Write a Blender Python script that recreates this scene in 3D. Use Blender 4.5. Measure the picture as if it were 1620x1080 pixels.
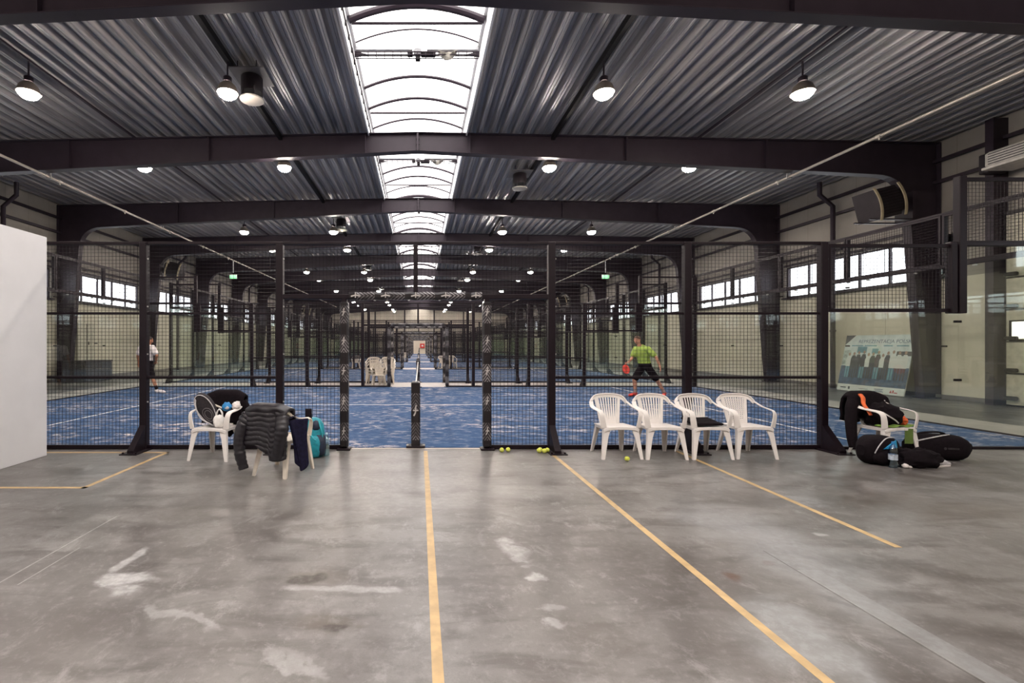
import bpy, math, random
from mathutils import Vector, Matrix, noise as mnoise
R = random.Random(7)
PI = math.pi
scene = bpy.context.scene
COL = scene.collection
for _o in list(bpy.data.objects):
    bpy.data.objects.remove(_o)

# ------------------------------------------------------------------ camera
F, VX, VY, CAMZ, CAMX = 740.0, 664.0, 545.0, 1.54, 0.06
cam = bpy.data.cameras.new('camera')
cam.sensor_width = 36.0
cam.lens = F / 1620 * 36
cam.shift_x = (810 - VX) / 1620
cam.shift_y = (VY - 540) / 1620
cam.clip_end = 300
camo = bpy.data.objects.new('camera', cam)
camo.location = (CAMX, 0, CAMZ)
camo.rotation_euler = (PI / 2, 0, 0)
COL.objects.link(camo)
scene.camera = camo

# ------------------------------------------------------------------ world, daylight, exposure
WORLD_STRENGTH = 3.2
LAMP_STRENGTH = 190.0
scene.view_settings.view_transform = 'Standard'
scene.view_settings.look = 'None'
scene.view_settings.gamma = 1.0
scene.view_settings.use_curve_mapping = False
scene.view_settings.exposure = 1.0
w = bpy.data.worlds.new('overcast_sky')
w.use_nodes = True
bg = w.node_tree.nodes['Background']
bg.inputs[0].default_value = (1.0, 0.955, 0.945, 1)
bg.inputs[1].default_value = WORLD_STRENGTH
scene.world = w
scene.cycles.max_bounces = 7
scene.cycles.diffuse_bounces = 4
scene.cycles.glossy_bounces = 3
scene.cycles.transmission_bounces = 4
scene.cycles.transparent_max_bounces = 40
scene.cycles.sample_clamp_indirect = 6.0
scene.cycles.use_denoising = True
scene.cycles.caustics_reflective = False
scene.cycles.caustics_refractive = False


def portal(name, loc, rot, sx, sy):
    l = bpy.data.lights.new(name, 'AREA')
    l.shape = 'RECTANGLE'
    l.size, l.size_y = sx, sy
    l.cycles.is_portal = True
    o = bpy.data.objects.new(name, l)
    o.location, o.rotation_euler = loc, rot
    COL.objects.link(o)


portal('skylight_daylight', (0, 35.75, 8.55), (0, 0, 0), 2.8, 88)
portal('left_window_daylight', (-15.3, 35.75, 3.95), (0, -PI / 2, 0), 1.3, 88)
portal('right_window_daylight', (15.3, 35.75, 3.95), (0, PI / 2, 0), 1.3, 88)


def WX(px, d):
    return CAMX + (px - VX) / F * d


def DD(py):
    return F * CAMZ / (py - VY)


# ------------------------------------------------------------------ materials
MATS = {}


def newmat(name):
    m = bpy.data.materials.new(name)
    m.use_nodes = True
    nt = m.node_tree
    return m, nt, nt.nodes['Principled BSDF']


def N(nt, typ, **kw):
    n = nt.nodes.new(typ)
    for k, v in kw.items():
        setattr(n, k, v)
    return n


def mth(nt, op, a, b=None, c=None, clamp=False):
    n = nt.nodes.new('ShaderNodeMath')
    n.operation = op
    n.use_clamp = clamp
    for i, v in enumerate((a, b, c)):
        if v is None:
            continue
        if isinstance(v, (int, float)):
            n.inputs[i].default_value = v
        else:
            nt.links.new(v, n.inputs[i])
    return n.outputs[0]


def mixc(nt, fac, a, b):
    n = nt.nodes.new('ShaderNodeMix')
    n.data_type = 'RGBA'
    for idx, v in ((0, fac), (6, a), (7, b)):
        if isinstance(v, (int, float)):
            n.inputs[idx].default_value = v
        elif isinstance(v, tuple):
            n.inputs[idx].default_value = (*v[:3], 1)
        else:
            nt.links.new(v, n.inputs[idx])
    return n.outputs[2]


def objcoord(nt, scale=(1, 1, 1), out='Object'):
    tc = N(nt, 'ShaderNodeTexCoord')
    mp = N(nt, 'ShaderNodeMapping')
    mp.inputs['Scale'].default_value = scale
    nt.links.new(tc.outputs[out], mp.inputs[0])
    return mp.outputs[0]


def noise(nt, vec, scale, detail=4, rough=0.55, dist=0.0):
    n = N(nt, 'ShaderNodeTexNoise')
    n.inputs['Scale'].default_value = scale
    n.inputs['Detail'].default_value = detail
    n.inputs['Roughness'].default_value = rough
    n.inputs['Distortion'].default_value = dist
    if vec is not None:
        nt.links.new(vec, n.inputs['Vector'])
    return n.outputs['Fac']


def ramp(nt, fac, lo, hi):
    n = N(nt, 'ShaderNodeMapRange')
    n.inputs[1].default_value = lo
    n.inputs[2].default_value = hi
    n.interpolation_type = 'SMOOTHSTEP'
    nt.links.new(fac, n.inputs[0])
    return n.outputs[0]


def bump(nt, b, height, strength=0.2, dist=0.01):
    n = N(nt, 'ShaderNodeBump')
    n.inputs['Strength'].default_value = strength
    n.inputs['Distance'].default_value = dist
    nt.links.new(height, n.inputs['Height'])
    nt.links.new(n.outputs[0], b.inputs['Normal'])


def plain(name, col, rough=0.5, metal=0.0, var=0.12, scale=8.0, bmp=0.0, spec=0.5):
    """procedural material: base colour with a little noise in colour and roughness"""
    if name in MATS:
        return MATS[name]
    m, nt, b = newmat(name)
    v = objcoord(nt)
    f = noise(nt, v, scale)
    lo = tuple(c * (1 - var) for c in col)
    hi = tuple(min(1, c * (1 + var)) for c in col)
    nt.links.new(mixc(nt, ramp(nt, f, .3, .7), lo, hi), b.inputs['Base Color'])
    b.inputs['Metallic'].default_value = metal
    b.inputs['Specular IOR Level'].default_value = spec
    nt.links.new(mth(nt, 'MULTIPLY_ADD', f, .15, rough - .07), b.inputs['Roughness'])
    if bmp:
        bump(nt, b, noise(nt, v, scale * 6), bmp, .004)
    MATS[name] = m
    return m


def emit(name, col, strength):
    m, nt, b = newmat(name)
    b.inputs['Base Color'].default_value = (*col, 1)
    b.inputs['Emission Color'].default_value = (*col, 1)
    b.inputs['Emission Strength'].default_value = strength
    MATS[name] = m
    return m


BLACK = plain('black_powder_coat', (.0088, .0042, .0072), .45, 0, .15, 20, 0, .22)
WIRE = plain('black_wire', (.007, .0045, .0060), .5, 0, .1, 20, 0, .15)
STEEL = plain('dark_grey_painted_steel', (.031, .0215, .030), .45, 0, .12, 3, 0, .3)
GALV = plain('galvanised_steel', (.42, .41, .40), .38, .8, .2, 10)
PLASTIC = plain('white_monobloc_plastic', (.78, .735, .70), .38, 0, .04, 6)
CREAM = plain('cream_monobloc_plastic', (.74, .66, .56), .42, 0, .05, 6)
WHITE = plain('white_paint', (.72, .715, .725), .6, 0, .03, 2)
WLINE = plain('white_court_line', (.70, .67, .64), .8, 0, .15, 14)
TAPE = plain('yellow_floor_paint', (.46, .315, .15), .45, 0, .14, 9)
CLOTH = plain('black_cloth', (.0075, .0048, .0066), .85, 0, .3, 30, .3, .12)
NAVY = plain('navy_cloth', (.010, .009, .026), .85, 0, .3, 30, .3, .15)
PUFF = plain('black_quilted_nylon', (.0065, .0045, .0085), .37, 0, .25, 25, .03, .6)
ORANGE = plain('orange_cloth', (.75, .14, .035), .7, 0, .15, 20)
TEAL = plain('teal_nylon', (.012, .26, .33), .5, 0, .2, 25, .2)
TEALD = plain('dark_navy_nylon', (.012, .02, .045), .6, 0, .2, 25, .2)
BLUE = plain('blue_fabric', (.03, .24, .55), .5, 0, .15, 25)
GREENC = plain('lime_cloth', (.17, .28, .05), .8, 0, .2, 25)
GREY = plain('grey_fabric', (.035, .030, .034), .7, 0, .2, 30, .2, .2)
LGREY = plain('pale_grey_fabric', (.55, .53, .54), .7, 0, .2, 30, .2)
RED = plain('red_paint', (.55, .03, .025), .4, 0, .1, 5)
SKIN = plain('skin', (.50, .24, .15), .55, 0, .1, 20)
SKIND = plain('tanned_skin', (.40, .18, .10), .55, 0, .1, 20)
HAIR = plain('dark_hair', (.02, .013, .010), .6, 0, .3, 60, .4)
TEE = plain('white_cotton', (.74, .68, .66), .85, 0, .06, 20, .1)
LIME = plain('lime_sports_fabric', (.29, .40, .07), .7, 0, .15, 12, .1)
SHOERED = plain('red_shoe', (.72, .07, .05), .5, 0, .1, 20)
BAG = plain('white_thin_plastic_bag', (.80, .78, .75), .35, 0, .06, 20, .3)
BALL = plain('yellow_felt', (.62, .66, .08), .95, 0, .12, 60, .3)
RUBBER = plain('black_rubber', (.008, .006, .007), .6, 0, .2, 30, 0, .2)
SILVER = plain('silver_print', (.55, .52, .50), .35, .3, .08, 20)
EXITG = emit('green_exit_sign', (.25, .75, .35), .9)
DARKFAN = plain('dark_fan_casing', (.018, .013, .016), .5, 0, .2, 6, 0, .25)
FANPLATE = plain('grey_sheet_plate', (.16, .145, .145), .45, .3, .1, 5)
FANDISC = plain('pale_fan_disc', (.42, .39, .34), .5, 0, .06, 5)
HEATER = plain('tan_heater_casing', (.34, .28, .18), .5, 0, .1, 5)
WALLMARK = plain('dark_socket', (.03, .027, .03), .5)
LAMP = emit('warm_lamp_glass', (1.0, .89, .80), LAMP_STRENGTH)
REFL = plain('lamp_reflector_aluminium', (.35, .30, .25), .35, .6, .1, 8)


def mat_glass(name, tint, fmin=.025):
    m, nt, b = newmat(name)
    nt.nodes.remove(b)
    out = nt.nodes['Material Output']
    tr = N(nt, 'ShaderNodeBsdfTransparent')
    tr.inputs[0].default_value = (*tint, 1)
    gl = N(nt, 'ShaderNodeBsdfGlossy')
    gl.inputs['Roughness'].default_value = .02
    gl.inputs[0].default_value = (.9, 1, .95, 1)
    fr = N(nt, 'ShaderNodeFresnel')
    fr.inputs[0].default_value = 1.5
    mx = N(nt, 'ShaderNodeMixShader')
    v = objcoord(nt)
    smear = noise(nt, v, .8)
    geo = N(nt, 'ShaderNodeNewGeometry')
    outer = mth(nt, 'SUBTRACT', 1.0, geo.outputs['Backfacing'])
    nt.links.new(mth(nt, 'MULTIPLY', outer, mth(nt, 'MULTIPLY_ADD', fr.outputs[0], 1.5, mth(nt, 'MULTIPLY', smear, fmin))), mx.inputs[0])
    nt.links.new(tr.outputs[0], mx.inputs[1])
    nt.links.new(gl.outputs[0], mx.inputs[2])
    nt.links.new(mx.outputs[0], out.inputs[0])
    MATS[name] = m
    return m


GLASS = mat_glass('court_safety_glass', (.955, .975, .955))
WGLASS = mat_glass('window_glass', (.86, .90, .93))
PET = mat_glass('clear_blue_bottle_plastic', (.66, .86, .92), .5)
PETD = mat_glass('deep_blue_bottle_plastic', (.42, .60, .78), .2)


def mat_poly():
    m, nt, b = newmat('opal_skylight_sheet')
    nt.nodes.remove(b)
    out = nt.nodes['Material Output']
    tr = N(nt, 'ShaderNodeBsdfTransparent')
    v = objcoord(nt)
    nt.links.new(mixc(nt, noise(nt, v, .6), (.93, .92, .90), (.97, .96, .94)), tr.inputs[0])
    tl = N(nt, 'ShaderNodeBsdfTranslucent')
    tl.inputs[0].default_value = (.92, .90, .88, 1)
    mx = N(nt, 'ShaderNodeMixShader')
    mx.inputs[0].default_value = .12
    nt.links.new(tr.outputs[0], mx.inputs[1])
    nt.links.new(tl.outputs[0], mx.inputs[2])
    nt.links.new(mx.outputs[0], out.inputs[0])
    return m


POLY = mat_poly()


def mat_deck():
    m, nt, b = newmat('galvanised_trapezoidal_deck')
    v = objcoord(nt, (3, .12, 3))
    f = noise(nt, v, 2.5, 5)
    f2 = noise(nt, objcoord(nt), 14, 3)
    c = mixc(nt, ramp(nt, f, .3, .72), (.23, .215, .218), (.50, .475, .468))
    nt.links.new(c, b.inputs['Base Color'])
    b.inputs['Metallic'].default_value = .25
    nt.links.new(mth(nt, 'MULTIPLY_ADD', f2, .22, .28), b.inputs['Roughness'])
    return m


DECK = mat_deck()


def mat_concrete():
    m, nt, b = newmat('worn_concrete_floor')
    tc = N(nt, 'ShaderNodeTexCoord')
    obj = tc.outputs['Object']
    big = noise(nt, obj, .55, 6, .6, .6)
    mid = noise(nt, obj, 2.2, 6, .62, .9)
    fine = noise(nt, obj, 18, 5, .65)
    grain = noise(nt, obj, 120, 2, .6)
    sep = N(nt, 'ShaderNodeSeparateXYZ')
    nt.links.new(obj, sep.inputs[0])
    X, Y = sep.outputs[0], sep.outputs[1]
    # streaks along the trowel direction
    st = noise(nt, objcoord(nt, (1.0, 3.2, 1)), 1.6, 6, .6, .4)
    c = mixc(nt, ramp(nt, big, .34, .66), (.092, .083, .077), (.190, .180, .173))
    c = mixc(nt, mth(nt, 'MULTIPLY', ramp(nt, mid, .48, .72), .60), c, (.245, .236, .230))
    c = mixc(nt, mth(nt, 'MULTIPLY', ramp(nt, st, .46, .66), .70), c, (.066, .056, .051))
    c = mixc(nt, mth(nt, 'MULTIPLY', ramp(nt, fine, .50, .74), .35), c, (.29, .28, .275))
    c = mixc(nt, mth(nt, 'MULTIPLY', ramp(nt, grain, .52, .75), .30), c, (.055, .05, .047))

    tex = noise(nt, obj, 7.0, 9, .78, .25)
    c = mixc(nt, mth(nt, 'MULTIPLY', ramp(nt, tex, .50, .66), .45), c, (.072, .064, .059))
    tex2 = noise(nt, objcoord(nt, (1.3, 1, 1)), 3.1, 9, .80, .4)
    c = mixc(nt, mth(nt, 'MULTIPLY', ramp(nt, tex2, .53, .66), .50), c, (.29, .28, .275))

    warp = {}

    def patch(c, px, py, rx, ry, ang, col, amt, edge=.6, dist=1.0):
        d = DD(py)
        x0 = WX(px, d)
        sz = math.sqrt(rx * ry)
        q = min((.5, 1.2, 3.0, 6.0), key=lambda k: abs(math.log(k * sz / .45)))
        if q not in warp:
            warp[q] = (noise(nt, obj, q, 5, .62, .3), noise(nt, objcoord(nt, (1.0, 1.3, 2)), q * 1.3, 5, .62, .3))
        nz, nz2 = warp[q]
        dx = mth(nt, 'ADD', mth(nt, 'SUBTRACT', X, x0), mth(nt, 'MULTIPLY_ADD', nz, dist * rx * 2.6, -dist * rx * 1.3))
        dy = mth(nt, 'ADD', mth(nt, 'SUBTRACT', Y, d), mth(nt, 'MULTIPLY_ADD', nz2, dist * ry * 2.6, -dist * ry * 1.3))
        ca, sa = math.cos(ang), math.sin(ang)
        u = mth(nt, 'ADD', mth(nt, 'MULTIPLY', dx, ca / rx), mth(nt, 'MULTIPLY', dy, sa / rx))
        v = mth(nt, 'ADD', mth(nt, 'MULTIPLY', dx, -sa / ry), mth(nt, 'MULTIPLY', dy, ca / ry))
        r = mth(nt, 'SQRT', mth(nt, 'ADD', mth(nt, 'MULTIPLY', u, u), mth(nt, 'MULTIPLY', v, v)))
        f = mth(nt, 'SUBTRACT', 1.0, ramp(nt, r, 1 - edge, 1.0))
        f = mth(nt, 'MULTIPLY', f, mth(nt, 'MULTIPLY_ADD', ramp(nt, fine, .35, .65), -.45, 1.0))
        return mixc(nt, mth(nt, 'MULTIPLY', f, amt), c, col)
    LT, DK, BR = (.46, .455, .455), (.022, .015, .009), (.075, .026, .012)
    c = patch(c, 203, 918, .20, .17, 0, LT, .85)
    c = patch(c, 206, 885, .055, .22, 0, LT, .7)
    c = patch(c, 545, 931, .42, .055, -.05, LT, .5)
    c = patch(c, 505, 910, .30, .13, .1, (.085, .066, .048), .7, .8, .7)
    c = patch(c, 480, 917, .15, .075, .05, DK, 1.0, .55, .5)
    c = patch(c, 506, 913, .07, .08, 0, DK, 1.0, .55, .4)
    c = patch(c, 520, 985, .24, .13, 0, (.085, .066, .050), .7, .8, .7)
    c = patch(c, 532, 993, .13, .05, .05, DK, .9, .6, .5)
    c = patch(c, 290, 975, .40, .06, -.45, LT, .4)
    c = patch(c, 462, 1050, .26, .05, -.6, LT, .45)
    c = patch(c, 812, 873, .13, .26, .2, LT, .6)
    c = patch(c, 850, 913, .12, .075, 0, LT, .75)
    c = patch(c, 880, 985, .07, .06, 0, LT, .75)
    c = patch(c, 872, 960, .09, .04, 0, LT, .5)
    c = patch(c, 1157, 911, .065, .075, 0, BR, 1.0, .6, .5)
    c = patch(c, 1217, 890, .06, .055, .6, BR, .9, .6, .5)
    c = patch(c, 1280, 882, .085, .04, -.3, DK, .9, .6, .5)
    c = patch(c, 1330, 952, .13, .04, -.8, DK, .9, .6, .5)
    c = patch(c, 1300, 845, .10, .04, -.3, LT, .6)
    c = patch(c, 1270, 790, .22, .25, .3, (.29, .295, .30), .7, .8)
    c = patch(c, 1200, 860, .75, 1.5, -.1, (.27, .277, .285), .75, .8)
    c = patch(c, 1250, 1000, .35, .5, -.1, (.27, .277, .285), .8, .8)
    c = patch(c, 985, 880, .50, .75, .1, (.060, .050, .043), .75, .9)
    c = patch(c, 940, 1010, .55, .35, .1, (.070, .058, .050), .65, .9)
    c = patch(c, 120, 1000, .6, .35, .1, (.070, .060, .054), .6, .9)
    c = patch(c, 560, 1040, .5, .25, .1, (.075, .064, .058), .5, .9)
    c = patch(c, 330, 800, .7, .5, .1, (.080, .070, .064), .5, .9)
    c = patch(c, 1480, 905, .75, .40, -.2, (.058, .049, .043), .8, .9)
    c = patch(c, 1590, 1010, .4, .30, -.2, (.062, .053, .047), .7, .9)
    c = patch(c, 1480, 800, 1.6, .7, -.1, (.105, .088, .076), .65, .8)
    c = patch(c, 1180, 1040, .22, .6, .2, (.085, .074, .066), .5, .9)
    c = patch(c, 430, 762, .7, .35, 0, (.09, .08, .072), .5, .7)
    c = patch(c, 110, 805, .5, .12, -.5, (.08, .07, .065), .45, .7)
    c = patch(c, 640, 760, 2.0, 1.6, 0, (.31, .295, .285), .72, .9)  # broad pale zone: hazy reflection before the fence, painted into the colour

    def joint(c, x0, w, col, amt, y0=-20, y1=100):
        f = mth(nt, 'LESS_THAN', mth(nt, 'ABSOLUTE', mth(nt, 'SUBTRACT', X, x0)), w)
        f = mth(nt, 'MULTIPLY', f, mth(nt, 'GREATER_THAN', Y, y0))
        f = mth(nt, 'MULTIPLY', f, mth(nt, 'LESS_THAN', Y, y1))
        f = mth(nt, 'MULTIPLY', f, mth(nt, 'MULTIPLY_ADD', ramp(nt, fine, .35, .65), -.45, 1.0))
        return mixc(nt, mth(nt, 'MULTIPLY', f, amt), c, col)
    c = joint(c, 2.72, .07, (.26, .265, .27), .6, 0, 3.2)
    c = joint(c, 2.63, .005, (.05, .045, .04), .9, 0, 3.5)
    c = joint(c, 2.645, .004, (.36, .36, .36), .6, 0, 3.2)
    c = joint(c, -2.66, .006, (.38, .37, .36), .75, 2.6, 4.2)
    c = joint(c, -2.52, .005, (.38, .37, .36), .7, 3.0, 3.55)
    nt.links.new(c, b.inputs['Base Color'])
    rr = mth(nt, 'MULTIPLY_ADD', ramp(nt, mid, .3, .7), .10, .285)
    rr = mth(nt, 'MULTIPLY_ADD', fine, .06, rr)
    nt.links.new(rr, b.inputs['Roughness'])
    b.inputs['Specular IOR Level'].default_value = .55
    bump(nt, b, fine, .06, .004)
    return m


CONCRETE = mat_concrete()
PALE = plain('pale_new_concrete', (.48, .43, .40), .5, 0, .10, 2.5)


def mat_turf():
    m, nt, b = newmat('sanded_blue_turf')
    v1 = objcoord(nt, (1.0, 1.7, 1))
    s1 = noise(nt, v1, 1.0, 8, .74, .8)
    s2 = noise(nt, objcoord(nt, (1.0, 1.6, 1)), 4.5, 7, .72, .6)
    lo = noise(nt, objcoord(nt), .35, 3, .5)
    fib = noise(nt, objcoord(nt), 260, 2, .6)
    base = mixc(nt, ramp(nt, fib, .3, .7), (.006, .031, .092), (.020, .076, .190))
    sand = mth(nt, 'MULTIPLY', ramp(nt, s1, .44, .62), ramp(nt, s2, .46, .60))
    sand = mth(nt, 'MULTIPLY', sand, mth(nt, 'MULTIPLY_ADD', ramp(nt, lo, .35, .62), .6, .35))
    c = mixc(nt, mth(nt, 'MULTIPLY', ramp(nt, s2, .35, .70), .45), base, (.100, .165, .290))
    c = mixc(nt, sand, c, (.62, .54, .51))
    nt.links.new(c, b.inputs['Base Color'])
    b.inputs['Roughness'].default_value = .85
    b.inputs['Specular IOR Level'].default_value = .25
    bump(nt, b, fib, .3, .006)
    return m


TURF = mat_turf()


def mat_wall(name, lo, hi, pitch, groove, jcol):
    m, nt, b = newmat(name)
    v = objcoord(nt)
    f = noise(nt, v, .7, 5, .6, .3)
    c = mixc(nt, ramp(nt, f, .3, .7), lo, hi)
    sep = N(nt, 'ShaderNodeSeparateXYZ')
    nt.links.new(v, sep.inputs[0])
    s = mth(nt, 'ADD', sep.outputs[0], sep.outputs[1])
    fr = mth(nt, 'FRACT', mth(nt, 'DIVIDE', s, pitch))
    g = mth(nt, 'LESS_THAN', fr, groove)
    c = mixc(nt, mth(nt, 'MULTIPLY', g, .6), c, jcol)
    nt.links.new(c, b.inputs['Base Color'])
    b.inputs['Roughness'].default_value = .7
    return m


WALLLOW = mat_wall('smooth_beige_wall', (.55, .505, .40), (.64, .59, .485), 3.0, .004, (.12, .1, .08))
WALLUP = mat_wall('upper_sandwich_panel', (.27, .245, .215), (.33, .30, .265), 1.0, .012, (.13, .11, .09))  # beige panels darkened: shade above the lamps' cut-off is put into the colour


def mat_pad(name, horiz, L):
    m, nt, b = newmat(name)
    tc = N(nt, 'ShaderNodeTexCoord')
    sep = N(nt, 'ShaderNodeSeparateXYZ')
    nt.links.new(tc.outputs['Generated'], sep.inputs[0])
    if horiz:
        along = mth(nt, 'MULTIPLY', sep.outputs[0], L)
        across = mth(nt, 'MULTIPLY', mth(nt, 'ABSOLUTE', mth(nt, 'SUBTRACT', sep.outputs[2], .5)), .13)
    else:
        along = mth(nt, 'MULTIPLY', sep.outputs[2], L)
        across = mth(nt, 'MULTIPLY', mth(nt, 'ABSOLUTE', mth(nt, 'SUBTRACT', sep.outputs[0], .5)), -.13)
    v = mth(nt, 'ADD', along, mth(nt, 'MULTIPLY', across, -1.5 if not horiz else 1.3))
    s = mth(nt, 'FRACT', mth(nt, 'DIVIDE', v, .055))
    stripe = mth(nt, 'LESS_THAN', s, .42)
    ns = N(nt, 'ShaderNodeTexNoise')
    ns.inputs['Scale'].default_value = 7
    ns.inputs['Detail'].default_value = 4
    nt.links.new(tc.outputs['Object'], ns.inputs['Vector'])
    pat = ramp(nt, ns.outputs['Fac'], .38, .60)
    seg = mth(nt, 'FRACT', mth(nt, 'DIVIDE', along, .44))
    pres = mth(nt, 'MULTIPLY', mth(nt, 'GREATER_THAN', seg, .26), mth(nt, 'LESS_THAN', seg, .86))
    f = mth(nt, 'MULTIPLY', mth(nt, 'MULTIPLY', stripe, pres), mth(nt, 'MULTIPLY_ADD', pat, .75, .25))
    c = mixc(nt, f, (.009, .006, .008), (.27, .25, .26))
    nt.links.new(c, b.inputs['Base Color'])
    b.inputs['Roughness'].default_value = .29
    b.inputs['Specular IOR Level'].default_value = .6
    return m


PADV = mat_pad('chevron_printed_padding', False, 2.2)
PADN = mat_pad('chevron_net_post_padding', False, 1.0)
PADH = mat_pad('chevron_lintel_padding', True, 1.95)


# ------------------------------------------------------------------ mesh helpers
class MB:
    def __init__(s):
        s.v, s.f = [], []

    def add(s, vs, fs, M=None):
        n = len(s.v)
        if M is not None:
            vs = [M @ Vector(p) for p in vs]
        s.v += [tuple(p) for p in vs]
        s.f += [tuple(i + n for i in f) for f in fs]
        return s

    def box(s, x0, x1, y0, y1, z0, z1, M=None):
        vs = [(x, y, z) for z in (z0, z1) for y in (y0, y1) for x in (x0, x1)]
        return s.add(vs, [(0, 2, 3, 1), (4, 5, 7, 6), (0, 1, 5, 4), (2, 6, 7, 3), (0, 4, 6, 2), (1, 3, 7, 5)], M)

    def cbox(s, c, d, M=None):
        return s.box(c[0] - d[0] / 2, c[0] + d[0] / 2, c[1] - d[1] / 2, c[1] + d[1] / 2, c[2] - d[2] / 2, c[2] + d[2] / 2, M)

    def rbox(s, c, d, r=.01, M=None):
        """box with chamfered edges"""
        hx, hy, hz = d[0] / 2, d[1] / 2, d[2] / 2
        r = min(r, hx * .9, hy * .9, hz * .9)
        rings = []
        for z, k in ((-hz, r), (-hz + r, 0), (hz - r, 0), (hz, r)):
            a, b_ = hx - k, hy - k
            q = r * (1 if k == 0 else .6)
            pts = [(a - q, -b_), (a, -b_ + q), (a, b_ - q), (a - q, b_), (-a + q, b_), (-a, b_ - q), (-a, -b_ + q), (-a + q, -b_)]
            rings.append([Vector((c[0] + x, c[1] + y, c[2] + z)) for x, y in pts])
        return s.loft(rings, M=M)

    def loft(s, rings, caps=True, closed=False, M=None):
        n = len(rings[0])
        vs = [p for r in rings for p in r]
        fs = []
        m = len(rings)
        for i in range(m if closed else m - 1):
            a, b_ = i * n, ((i + 1) % m) * n
            for j in range(n):
                k = (j + 1) % n
                fs.append((a + j, a + k, b_ + k, b_ + j))
        if caps and not closed:
            fs.append(tuple(range(n - 1, -1, -1)))
            fs.append(tuple((m - 1) * n + j for j in range(n)))
        return s.add(vs, fs, M)

    def prism(s, poly, axis, a, b_, M=None):
        """polygon of 2D points extruded along axis (0 x,1 y,2 z) from a to b"""
        def p3(p, t):
            if axis == 0:
                return (t, p[0], p[1])
            if axis == 1:
                return (p[0], t, p[1])
            return (p[0], p[1], t)
        return s.loft([[p3(p, a) for p in poly], [p3(p, b_) for p in poly]], M=M)

    def cyl(s, p0, p1, r0, r1=None, n=12, M=None):
        r1 = r0 if r1 is None else r1
        p0, p1 = Vector(p0), Vector(p1)
        a, b_ = frame_of(p1 - p0)
        return s.loft([circ(p0, a, b_, r0, n), circ(p1, a, b_, r1, n)], M=M)

    def tube(s, path, r, n=8, M=None):
        path = [Vector(p) for p in path]
        rings = []
        a = b_ = None
        for i, p in enumerate(path):
            d = (path[min(i + 1, len(path) - 1)] - path[max(i - 1, 0)]).normalized()
            if a is None:
                a, b_ = frame_of(d)
            else:
                a = (a - d * a.dot(d)).normalized()
                b_ = d.cross(a)
            rr = r[i] if isinstance(r, (list, tuple)) else r
            rings.append(circ(p, a, b_, rr, n))
        return s.loft(rings, M=M)

    def sweep(s, path, w_, t, up=(0, 0, 1), M=None, ws=None):
        """rounded strip: width w_ along (dir x up), thickness t along up"""
        path = [Vector(p) for p in path]
        if not isinstance(up, list):
            up = Vector(up)
        rings = []
        for i, p in enumerate(path):
            d = (path[min(i + 1, len(path) - 1)] - path[max(i - 1, 0)]).normalized()
            uu = up[i] if isinstance(up, list) else up
            a = d.cross(uu).normalized()
            b_ = a.cross(d).normalized()
            ww = (ws[i] if ws else w_) / 2
            tt = t / 2
            q = min(ww, tt) * .6
            pts = [(ww - q, -tt), (ww, -tt + q), (ww, tt - q), (ww - q, tt), (-ww + q, tt), (-ww, tt - q), (-ww, -tt + q), (-ww + q, -tt)]
            rings.append([p + a * x + b_ * y for x, y in pts])
        return s.loft(rings, M=M)

    def lathe(s, prof, c=(0, 0, 0), n=20, M=None):
        rings = [[(c[0] + r * math.cos(2 * PI * k / n), c[1] + r * math.sin(2 * PI * k / n), c[2] + z) for k in range(n)] for r, z in prof]
        return s.loft(rings, M=M)

    def ball(s, c, rx, ry=None, rz=None, n=14, m=9, M=None):
        ry = rx if ry is None else ry
        rz = rx if rz is None else rz
        rings = []
        for i in range(m + 1):
            t = PI * (i / m)
            t = min(max(t, .06), PI - .06)
            rings.append([(c[0] + rx * math.sin(t) * math.cos(2 * PI * k / n), c[1] + ry * math.sin(t) * math.sin(2 * PI * k / n), c[2] - rz * math.cos(t)) for k in range(n)])
        return s.loft(rings, M=M)

    def blob(s, c, rx, ry, rz, seed=0, amp=.18, fr=2.2, flat=0.0, n=26, m=16, M=None, power=1.0):
        rings = []
        for i in range(m + 1):
            t = min(max(PI * i / m, .05), PI - .05)
            ring = []
            for k in range(n):
                u = Vector((math.sin(t) * math.cos(2 * PI * k / n), math.sin(t) * math.sin(2 * PI * k / n), -math.cos(t)))
                if power != 1.0:
                    u = Vector([math.copysign(abs(q) ** power, q) for q in u])
                d = 1 + amp * mnoise.noise(u * fr + Vector((seed * 7.3, seed * 3.1, seed)))
                d += amp * .45 * mnoise.noise(u * fr * 2.7 + Vector((seed, 5, 9)))
                p = Vector((u.x * rx * d, u.y * ry * d, u.z * rz * d))
                if p.z < -rz * (1 - flat):
                    p.z = -rz * (1 - flat)
                ring.append((c[0] + p.x, c[1] + p.y, c[2] + p.z))
            rings.append(ring)
        return s.loft(rings, M=M)

    def capsule(s, p0, p1, r0, r1, n=10, M=None):
        p0, p1 = Vector(p0), Vector(p1)
        d = (p1 - p0)
        L = d.length
        d = d / L if L > 1e-6 else Vector((0, 0, 1))
        a, b_ = frame_of(d)
        rings = []
        for t in (-.98, -.7, -.35):
            rings.append(circ(p0 + d * r0 * t, a, b_, r0 * math.sqrt(1 - t * t), n))
        rings.append(circ(p0, a, b_, r0, n))
        rings.append(circ(p1, a, b_, r1, n))
        for t in (.35, .7, .98):
            rings.append(circ(p1 + d * r1 * t, a, b_, r1 * math.sqrt(1 - t * t), n))
        return s.loft(rings, M=M)

    def grid(s, fn, nu, nv):
        vs = [fn(i / nu, j / nv) for j in range(nv + 1) for i in range(nu + 1)]
        fs = [(j * (nu + 1) + i, j * (nu + 1) + i + 1, (j + 1) * (nu + 1) + i + 1, (j + 1) * (nu + 1) + i) for j in range(nv) for i in range(nu)]
        return s.add(vs, fs)

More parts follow.
